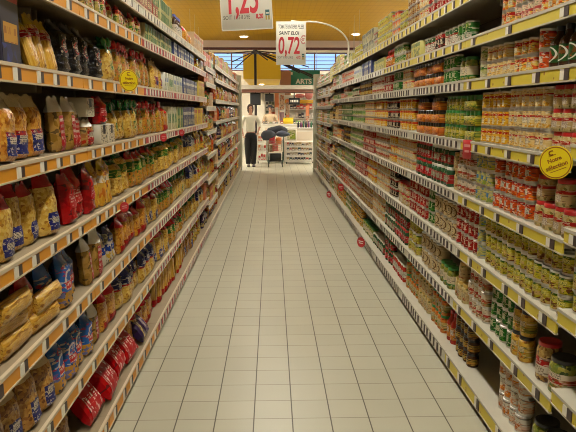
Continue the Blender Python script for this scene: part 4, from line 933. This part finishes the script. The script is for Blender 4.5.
# poster leaning on the counter front, bottles on the counter, yellow crate on the farther one
pz = 18.2
o = obj('poster_stand', MB().box(xz(286.5, pz), xz(297, pz), 0, .03, 0, .36, 0, .004), whitem); o.location = (0, pz, .6645)
obj('poster', MB().box(xz(287.5, pz), xz(296, pz), -.004, 0, .03, .33), printed('poster', (.5, .48, .3), pic=((.3, .36, .05), (.6, .56, .42)), cv=(.1, .8), cs=3), o)
tag(o, 'white framed poster with green print above the low rack', 'poster')
for i in range(6):
    x = xz(298.5 + i * 2.6, 18.7)
    o = obj('drink_bottle', MB().lathe([(.03, 0), (.033, .01), (.033, .12), (.012, .17), (.012, .2)], 12), plain(['dark bottle', 'plum bottle', 'green bottle'][i % 3], [(.02, .02, .03), (.12, .04, .1), (.03, .1, .05)][i % 3], .2, 0, .5)); o.location = (x, 18.65, 1.0405)
    obj('cap', MB().lathe([(.014, .195), (.014, .215)], 10), cardw, o)
    tag(o, '%s %s drink bottle along the white checkout counter' % (words_of(i + 1), ['black', 'plum', 'green'][i % 3]), 'bottle', 'bottles on the white checkout counter')
cx = xz(288.5, 20.8)
o = obj('yellow_crate', MB().box(-.17, .17, 0, .22, 0, .2, 0, .02).box(-.15, .15, .02, .2, .2, .203, 1), [plain('yellow crate plastic', (.75, .52, .01), .4), plain('crate inside', (.5, .32, .02), .5)]); o.location = (cx, 20.75, 1.1005)
obj('rim', MB().box(-.185, .185, -.012, .235, .18, .2, 0, .006), plain('yellow crate plastic', (0, 0, 0)), o)
tag(o, 'yellow crate standing on the farther checkout counter', 'crate')
# hanging screens and boards under the canopy
def board(name, u0, u1, v0, v1, z, label, cat, mats, deep=.12):
    w, h = (xz(u1, z) - xz(u0, z)) / 2, Zs(v0, z) - Zs(v1, z)
    o = empty(name, (xz((u0 + u1) / 2, z), z, Zs(v1, z)))
    obj('casing', MB().box(-w, w, 0, deep, 0, h, 0, .01), mats[0], o)
    obj('face', MB().box(-w + .03, w - .03, -.004, .001, .03, h - .03), mats[1], o, smooth=False)
    top = Zs(89.5, 22) - .1 - Zs(v1, z)
    if top > h: obj('bracket', MB().box(-.02, .02, deep * .4, deep * .4 + .03, h, top), dk, o, smooth=False)
    return tag(o, label, cat)
scr = plain('dark screen', (.008, .009, .011), .6)
board('hanging_screen', 250.5, 261, 93, 105, 22.1, 'dark screen hanging under the canopy above the woman', 'screen', [dk, scr])
board('hanging_screen', 265.5, 274, 93.6, 101.5, 22.3, 'dark smaller screen hanging under the canopy over the capped person', 'screen', [dk, plain('mottled screen', (.03, .028, .025), .6, 0, 0, .6)])
bd = board('hanging_board', 289, 300, 98, 104.5, 22.2, 'black board with pale marks hanging over the checkout lane', 'sign', [dk, dk], .04)
bm = MB()
for i in range(5): bm.box(-.14 + i * .06, -.10 + i * .06, -.008, -.003, .08, .16)
obj('pale_marks', bm, cardw, bd, smooth=False)
board('hanging_board', 262, 265, 93.5, 101, 22.6, 'narrow white card hanging between the two dark screens', 'sign', [cardw, cardw], .02)
# far stands against the bright wall
def stand(u0, u1, v0, v1, z, mats, label, n):
    w = (xz(u1, z) - xz(u0, z)) / 2; z1_ = Zs(v0, z)
    o = empty('poster_stand', (xz((u0 + u1) / 2, z), z, 0))
    obj('panel', MB().box(-w, w, 0, .04, .1, z1_, 0, .006), mats[0], o)
    obj('foot', MB().box(-w * .8, w * .8, -.15, .19, 0, .1, 0, .01), dk, o)
    hh = (z1_ - .3) / n
    for i in range(n): obj('printed_sheet', MB().box(-w * .8, w * .8, -.004, 0, .25 + i * hh, .25 + (i + .85) * hh), mats[1 + i % (len(mats) - 1)], o, smooth=False)
    return tag(o, label, 'poster panel')
orp = plain('orange poster', (.66, .22, .08), .5); whp = plain('white poster', (.74, .68, .58), .5); grp = printed('list poster', (.66, .52, .38), pic=((.5, .2, .12), (.66, .6, .5)), cv=(0, 1), cs=6)
stand(275, 279, 91, 120, 23.9, [orp, whp, orp], 'slim orange poster panel beyond the dark screens', 4)
stand(279.5, 285, 91, 120, 24.2, [whp, grp, plain('mauve sheet', (.3, .18, .2), .5)], 'white poster panel with mauve and red sheets', 3)
stand(286, 289.5, 99, 120, 24.4, [orp, grp], 'narrow orange-brown panel beside the black board', 3)
stand(306, 309.5, 103, 122, 24.0, [orp, grp, orp], 'orange panel beside the shelf end post', 4)
sh = empty('wall_shelf_unit', (xz(308, 25), 25, 0))
hw = 1.0
obj('back_board', MB().box(-hw, hw, .3, .33, 0, 2.1), whitem, sh, smooth=False)
for z in (.4, .8, 1.2, 1.55): obj('shelf', MB().box(-hw, hw, 0, .3, z, z + .03), whitem, sh, smooth=False)
obj('header_strip', MB().box(-hw, hw, -.02, .02, 1.82, 1.95), plain('yellow header', (.72, .42, .02), .45), sh, smooth=False)
tag(sh, 'white wall shelf with yellow header strip beyond the checkout', 'shelving')
for i, z in enumerate((.43, .83, 1.23, 1.58)):
    goods_bits(None, sh.location[0] - .95, sh.location[0] + .85, 25.05, z + .0005, .24, [(.02, .02, .025), (.05, .03, .03), (.6, .5, .4), (.5, .06, .05), (.66, .6, .5)], RR, .13, '%s item in the ' + ['lowest', 'second', 'third', 'top'][i] + ' row under the yellow header strip', 'goods under the yellow header strip')
sh = empty('wall_shelf_unit', (xz(283, 25.6), 25.6, 0)); hw = .75
obj('back_board', MB().box(-hw, hw, .3, .33, 0, 2.15), whitem, sh, smooth=False)
for z in (.5, .9, 1.25, 1.6): obj('shelf', MB().box(-hw, hw, 0, .3, z, z + .03), whitem, sh, smooth=False)
tag(sh, 'white wall shelf of dark and tan goods behind the poster panels', 'shelving')
for i, z in enumerate((.53, .93, 1.28, 1.63)):
    goods_bits(None, sh.location[0] - .7, sh.location[0] + .6, 25.65, z + .0005, .3, [(.2, .1, .05), (.4, .08, .04), (.5, .36, .2), (.03, .03, .03), (.6, .3, .1), (.1, .12, .08)], RR, .12, '%s item in the ' + ['lowest', 'second', 'third', 'top'][i] + ' row of the shelf behind the poster panels', 'goods behind the poster panels')
goods_bits(None, xz(263, 21), xz(283, 21), 20.72, 1.1005, .11, [(.4, .1, .05), (.3, .25, .2), (.05, .06, .05), (.5, .4, .3), (.1, .14, .06)], RR, .09, '%s small packet standing on the farther checkout counter', 'packets on the farther counter')
goods_bits(None, xz(293.5, 21), xz(299, 21), 20.72, 1.1005, .12, [(.4, .1, .05), (.15, .3, .08), (.05, .06, .05)], RR, .08, '%s small box beside the yellow crate', 'boxes beside the yellow crate')
# red balloon-like promotional paper at the top of the far shelf
o = obj('paper_garland', MB().ball((0, 0, 0), .16, .05, .2).ball((-.35, 0, -.05), .2, .05, .09), plain('pink garland', (.62, .2, .18), .5)); o.location = (xz(309, 24.5), 24.5, Zs(94.5, 24.5))
obj('string', MB().tube([(0, 0, .18), (0, 0, CEIL - Zs(94.5, 24.5))], .004, 6), wire, o)
tag(o, 'pink paper garland hanging beyond the shelf end post', 'garland')

# ------------------------------------------------------------------ shopping trolley with bags
tx = xz(275.5, 17.2)
tr = empty('shopping_trolley', (tx, 17.0, 0)); tmet = plain('dark green trolley metal', (.03, .06, .04), .4, .3)
fr = MB()
for sx in (-.24, .24): fr.tube([(sx * .8, 0, .12), (sx, .75, .12)], .014, 8).tube([(sx, .75, .12), (sx, .8, .95)], .013, 8).tube([(sx * .8, 0, .12), (sx * .85, .03, .42)], .013, 8)
fr.tube([(-.19, 0, .12), (.19, 0, .12)], .014, 8).tube([(-.24, .75, .12), (.24, .75, .12)], .014, 8)
obj('chassis', fr, tmet, tr)
obj('handle', MB().tube([(-.27, .86, .98), (.27, .86, .98)], .018, 10), plain('red handle', (.4, .03, .03), .4), tr)
bk = MB()
def cor(s_, t, z): # basket outline: tapers to the front
    y = .0 + .75 * t; w = (.18 + .06 * t) * (.85 + .15 * (z - .42) / .5); return (s_ * w, y, z)
for z in [.42 + i * .06 for i in range(6)]:
    bk.tube([cor(-1, 0, z), cor(-1, 1, z), cor(1, 1, z), cor(1, 0, z), cor(-1, 0, z)], .004 if z < .71 else .008, 6)
for t in [i / 10 for i in range(11)]:
    for s_ in (-1, 1): bk.tube([cor(s_, t, .42), cor(s_, t, .72)], .003, 5)
for s_ in [-.8 + i * .2 for i in range(9)]:
    bk.tube([cor(s_, 0, .72), cor(s_, 0, .42), cor(s_, 1, .42), cor(s_, 1, .72)], .003, 5)
obj('basket_mesh', bk, chrome, tr)
for sx in (-.19, .19):
    for y in (.03, .72):
        c = MB().lathe([(.04, -.014), (.055, -.01), (.055, .01), (.04, .014)], 14); c.v = [(sx + z, y + yy, .056 + x) for x, yy, z in c.v]
        c.box(sx - .02, sx + .02, y - .012, y + .012, .09, .13); obj('caster', c, rub, tr)
obj('lower_crate', MB().box(-.17, .17, .1, .6, .14, .36, 0, .01), dk, tr)
tag(tr, 'shopping trolley loaded with dark bags facing down the aisle', 'trolley')
def lump(name, c, s_, mat, label, cat, seed, extra=None):
    m = MB().ball((0, 0, 0), s_[0], s_[1], s_[2], 0, 20, 12); R_ = random.Random(seed); p = [R_.uniform(0, 6) for _ in range(3)]
    m.v = [(x * (1 + .06 * math.sin(23 * z + p[0]) + .04 * math.sin(41 * x)), y * (1 + .08 * math.sin(21 * x + p[1])), max(z * (1 + .10 * math.sin(17 * x + p[2]) + .05 * math.sin(31 * y)), -s_[2] * .8)) for x, y, z in m.v]
    o = obj(name, m, mat); o.location = c
    obj('strap', MB().tube([(-s_[0] * .5, -.02, s_[2] * .7)] + [(s_[0] * .5 * math.cos(a), -.02, s_[2] * .7 + s_[2] * .75 * math.sin(a)) for a in [math.pi - i * math.pi / 8 for i in range(9)]], .012, 6), extra or dk, o)
    return tag(o, label, cat)
coat = plain('charcoal cloth', (.025, .028, .038), .75, 0, 0, .4); slate = plain('slate cloth', (.05, .058, .075), .75, 0, 0, .4)
lump('shopping_bag', (tx - .2, 17.15, .86), (.2, .14, .16), slate, 'slate grey bag slumped over the trolley edge beside the woman', 'bag', 1)
lump('shopping_bag', (tx + .07, 17.58, .97), (.3, .18, .15), coat, 'charcoal bag heaped in the middle of the trolley', 'bag', 2)
lump('shopping_bag', (tx + .2, 17.25, .9), (.19, .15, .09), plain('blue-grey cloth', (.07, .085, .13), .7, 0, 0, .3), 'small blue-grey bag over the trolley edge beside the rack', 'bag', 3)
for i, (dx, z, c, nm) in enumerate(((-.09, .68, (.45, .03, .04), 'red'), (.09, .66, (.72, .2, .05), 'bright orange'), (.0, .47, (.5, .06, .05), 'dark red'), (-.13, .45, (.2, .12, .04), 'brown'))):
    LK = dict(deep=.09, seed=i + 3, body=plain('packet ' + nm, c, .3, 0, .5), mat=None)
    ps = bag(LK, .17, .2, True); o = obj('food_packet', ps[0][1], ps[0][2]); obj('header', ps[1][1], ps[1][2], o)
    o.location = (tx + dx, 17.07 + .06 * i, z - .04); tag(o, '%s packet lying in the trolley basket' % nm, 'packet')

# ------------------------------------------------------------------ people
def skin(name, verts, edges, rad, roots, mat, parent=None, sub=2):
    me = bpy.data.meshes.new(name); me.from_pydata(verts, edges, []); me.materials.append(mat)
    o = link(name, me, parent); md = o.modifiers.new('Skin', 'SKIN'); md.use_smooth_shade = True; md.branch_smoothing = .6
    sv = me.skin_vertices[0].data
    for i, r in enumerate(rad): sv[i].radius = r if isinstance(r, tuple) else (r, r)
    for r in roots: sv[r].use_root = True
    ss = o.modifiers.new('Subdivision', 'SUBSURF'); ss.levels = sub; ss.render_levels = sub
    return o
def person(loc, rz, label, skinc, hairc, shirtc, trouc, arms, long_hair=True, cap=None):
    root = empty('person', loc, rz)
    sm = plain('skin %.2f' % skinc[0], skinc, .5); V, E, Rd = [], [], []
    def chain(pts, start=None):
        prev = start; ids = []
        for p, r in pts:
            V.append(p); Rd.append(r); i = len(V) - 1; ids.append(i)
            if prev is not None: E.append((prev, i))
            prev = i
        return ids
    # pelvis to head (figure faces -y)
    sp = chain([((0, 0, .93), (.13, .10)), ((0, 0, 1.06), (.115, .085)), ((0, -.01, 1.22), (.135, .1)), ((0, 0, 1.36), (.11, .08)), ((0, .0, 1.43), (.055, .055)), ((0, -.01, 1.5), (.05, .052)), ((0, -.02, 1.56), (.066, .082)), ((0, -.015, 1.63), (.076, .094)), ((0, -.01, 1.69), (.055, .07))])
    chain([((0, -.09, 1.585), .02), ((0, -.112, 1.575), .014)], sp[7])         # nose
    hands = []
    for s_ in (-1, 1):
        el, wr, hd = arms[0 if s_ < 0 else 1]
        a = chain([((s_ * .15, 0, 1.375), .058), ((s_ * .185, 0, 1.33), .052), (el, .04), (wr, .027), (hd, (.03, .018))], sp[3])
        hands.append((Vector(wr), Vector(hd), s_))
        chain([((s_ * .085, 0, .86), .085), ((s_ * .085, -.01, .5), .056), ((s_ * .078, .01, .3), .05), ((s_ * .072, .02, .08), .036), ((s_ * .075, -.05, .04), .034), ((s_ * .08, -.14, .03), .026)], sp[0])
    roots = [sp[0]]
    for wr, hd, s_ in hands:                                                  # five curled fingers rooted inside the palm
        t = (hd - wr).normalized(); side = Vector((0, 1, 0)).cross(t); side = side.normalized() if side.length > .1 else Vector((1, 0, 0)); curl = t.cross(side).normalized()
        if curl.y > 0: curl = -curl
        for i, (off, ln) in enumerate(((-.026, .062), (-.009, .07), (.009, .066), (.025, .052))):
            b = hd + side * off; ids = chain([(tuple(b), .009), (tuple(b + t * ln * .5 + curl * .004), .0085), (tuple(b + t * ln * .8 + curl * .018), .008), (tuple(b + t * ln * .95 + curl * .032), .007)]); roots.append(ids[0])
        b = wr + (hd - wr) * .55 - side * .02 * s_; ids = chain([(tuple(b), .011), (tuple(b - side * .03 * s_ + t * .03 + curl * .012), .0095), (tuple(b - side * .038 * s_ + t * .06 + curl * .02), .008)]); roots.append(ids[0])
    body = skin('body', [tuple(v) for v in V], E, Rd, roots, sm, root)
    # clothes
    sv_, se, sr = [], [], []
    def add(p, r, prev=None):
        sv_.append(p); sr.append(r)
        if prev is not None: se.append((prev, len(sv_) - 1))
        return len(sv_) - 1
    a0 = add((0, 0, .94), (.155, .122)); a1 = add((0, 0, 1.06), (.138, .108), a0); a2 = add((0, -.01, 1.22), (.158, .122), a1); a3 = add((0, 0, 1.36), (.125, .095), a2); add((0, 0, 1.42), (.064, .064), a3)
    for s_ in (-1, 1):
        el, wr, hd = arms[0 if s_ < 0 else 1]; w_ = Vector(el).lerp(Vector(wr), .35)
        b = add((s_ * .155, 0, 1.372), .07, a3); b = add((s_ * .19, 0, 1.33), .066, b); b = add(el, .056, b); add(tuple(w_), .05, b)
    skin('shirt', sv_, se, sr, [0], plain('shirt %.2f' % shirtc[0], shirtc, .8, 0, 0, .12), root)
    tv, te, trr = [(0, 0, 1.0), (0, 0, .9)], [(0, 1)], [(.16, .12), (.175, .13)]
    for s_ in (-1, 1):
        b = 1
        for p, r in (((s_ * .09, 0, .8), .112), ((s_ * .086, -.008, .5), .096), ((s_ * .078, .01, .28), .084), ((s_ * .073, .01, .1), .076), ((s_ * .073, .01, .06), .07)):
            tv.append(p); trr.append(r); te.append((b, len(tv) - 1)); b = len(tv) - 1
    skin('trousers', tv, te, trr, [1], plain('trousers %.2f' % trouc[0], trouc, .8), root)
    for s_ in (-1, 1):
        obj('shoe', MB().ball((s_ * .075, -.06, .0), .048, .13, .075).shift(0, 0, .0), plain('shoe leather', (.03, .02, .02), .35), root).location = (0, 0, .01)
        obj('eye', MB().ball((s_ * .03, -.1, 1.605), .011, .008, .007, 0, 8, 6), dk, root)
        obj('ear', MB().ball((s_ * .08, .0, 1.59), .012, .022, .034, 0, 8, 6), sm, root)
    obj('mouth', MB().ball((0, -.098, 1.535), .024, .008, .007, 0, 10, 6), plain('lips', (.4, .12, .09), .4), root)
    hm = plain('hair %.2f' % hairc[0], hairc, .5)
    hb = MB().ball((0, 0, 0), 1, 1, 1, 0, 20, 14)
    def hp(x, y, z):
        px, py, pz = x * .092, y * .108 + .008, z * .108 + 1.625
        if y < -.25 and z < .45: py = max(py, -.045 if abs(x) < .75 else -.06)     # clears the face
        if long_hair and z < -.2 and y > -.2: pz -= .07 * (-z); px *= 1.04
        return (px, py, pz)
    hb.v = [hp(*q) for q in hb.v]
    obj('hair', hb, hm, root)
    if cap: obj('cap', MB().ball((0, .0, 1.68), .098, .112, .062).box(-.07, .07, -.19, -.08, 1.655, 1.668, 0, .005), plain('cap cloth', cap, .8), root)
    return tag(root, label, 'person')
person((xz(250.8, 17.3), 17.2, 0), math.radians(8), 'person in cream shirt and black trousers standing beside the pasta shelf end', (.48, .25, .16), (.045, .022, .015), (.78, .74, .60), (.008, .008, .01),
       (((-.27, .03, 1.12), (-.22, -.07, .92), (-.205, -.10, .85)), ((.27, .02, 1.13), (.2, -.12, .98), (.165, -.155, .92))))
person((xz(270.5, 21.9), 21.75, 0), math.radians(-10), 'person in tan shirt and dark cap behind the trolley', (.5, .28, .18), (.03, .02, .015), (.55, .42, .26), (.05, .05, .06),
       (((-.26, .0, 1.12), (-.2, -.16, 1.16), (-.17, -.22, 1.17)), ((.26, .0, 1.12), (.2, -.16, 1.16), (.17, -.22, 1.17))), False, (.03, .03, .035))

# ------------------------------------------------------------------ sky, camera, colour
w = bpy.data.worlds.new('sky'); bpy.context.scene.world = w; w.use_nodes = True
bg = w.node_tree.nodes['Background']; bg.inputs[0].default_value = (.32, .54, 1.0, 1); bg.inputs[1].default_value = 2.0
cam = bpy.data.cameras.new('camera'); co = bpy.data.objects.new('camera', cam); C.objects.link(co)
cam.sensor_width = 36; cam.lens = F / 576 * 36; cam.clip_end = 200; cam.clip_start = .05
co.location = (0, 0, H); co.rotation_euler = (math.radians(90 - 9.9), 0, -math.radians(1.495))
sc = bpy.context.scene; sc.camera = co
sc.view_settings.view_transform = 'Standard'; sc.view_settings.look = 'None'; sc.view_settings.gamma = 1; sc.view_settings.use_curve_mapping = False
sc.view_settings.exposure = 0.0
sc.cycles.filter_width = 1.0; sc.cycles.denoising_prefilter = 'ACCURATE'
sc.cycles.max_bounces = 8; sc.cycles.diffuse_bounces = 5; sc.cycles.sample_clamp_indirect = 4
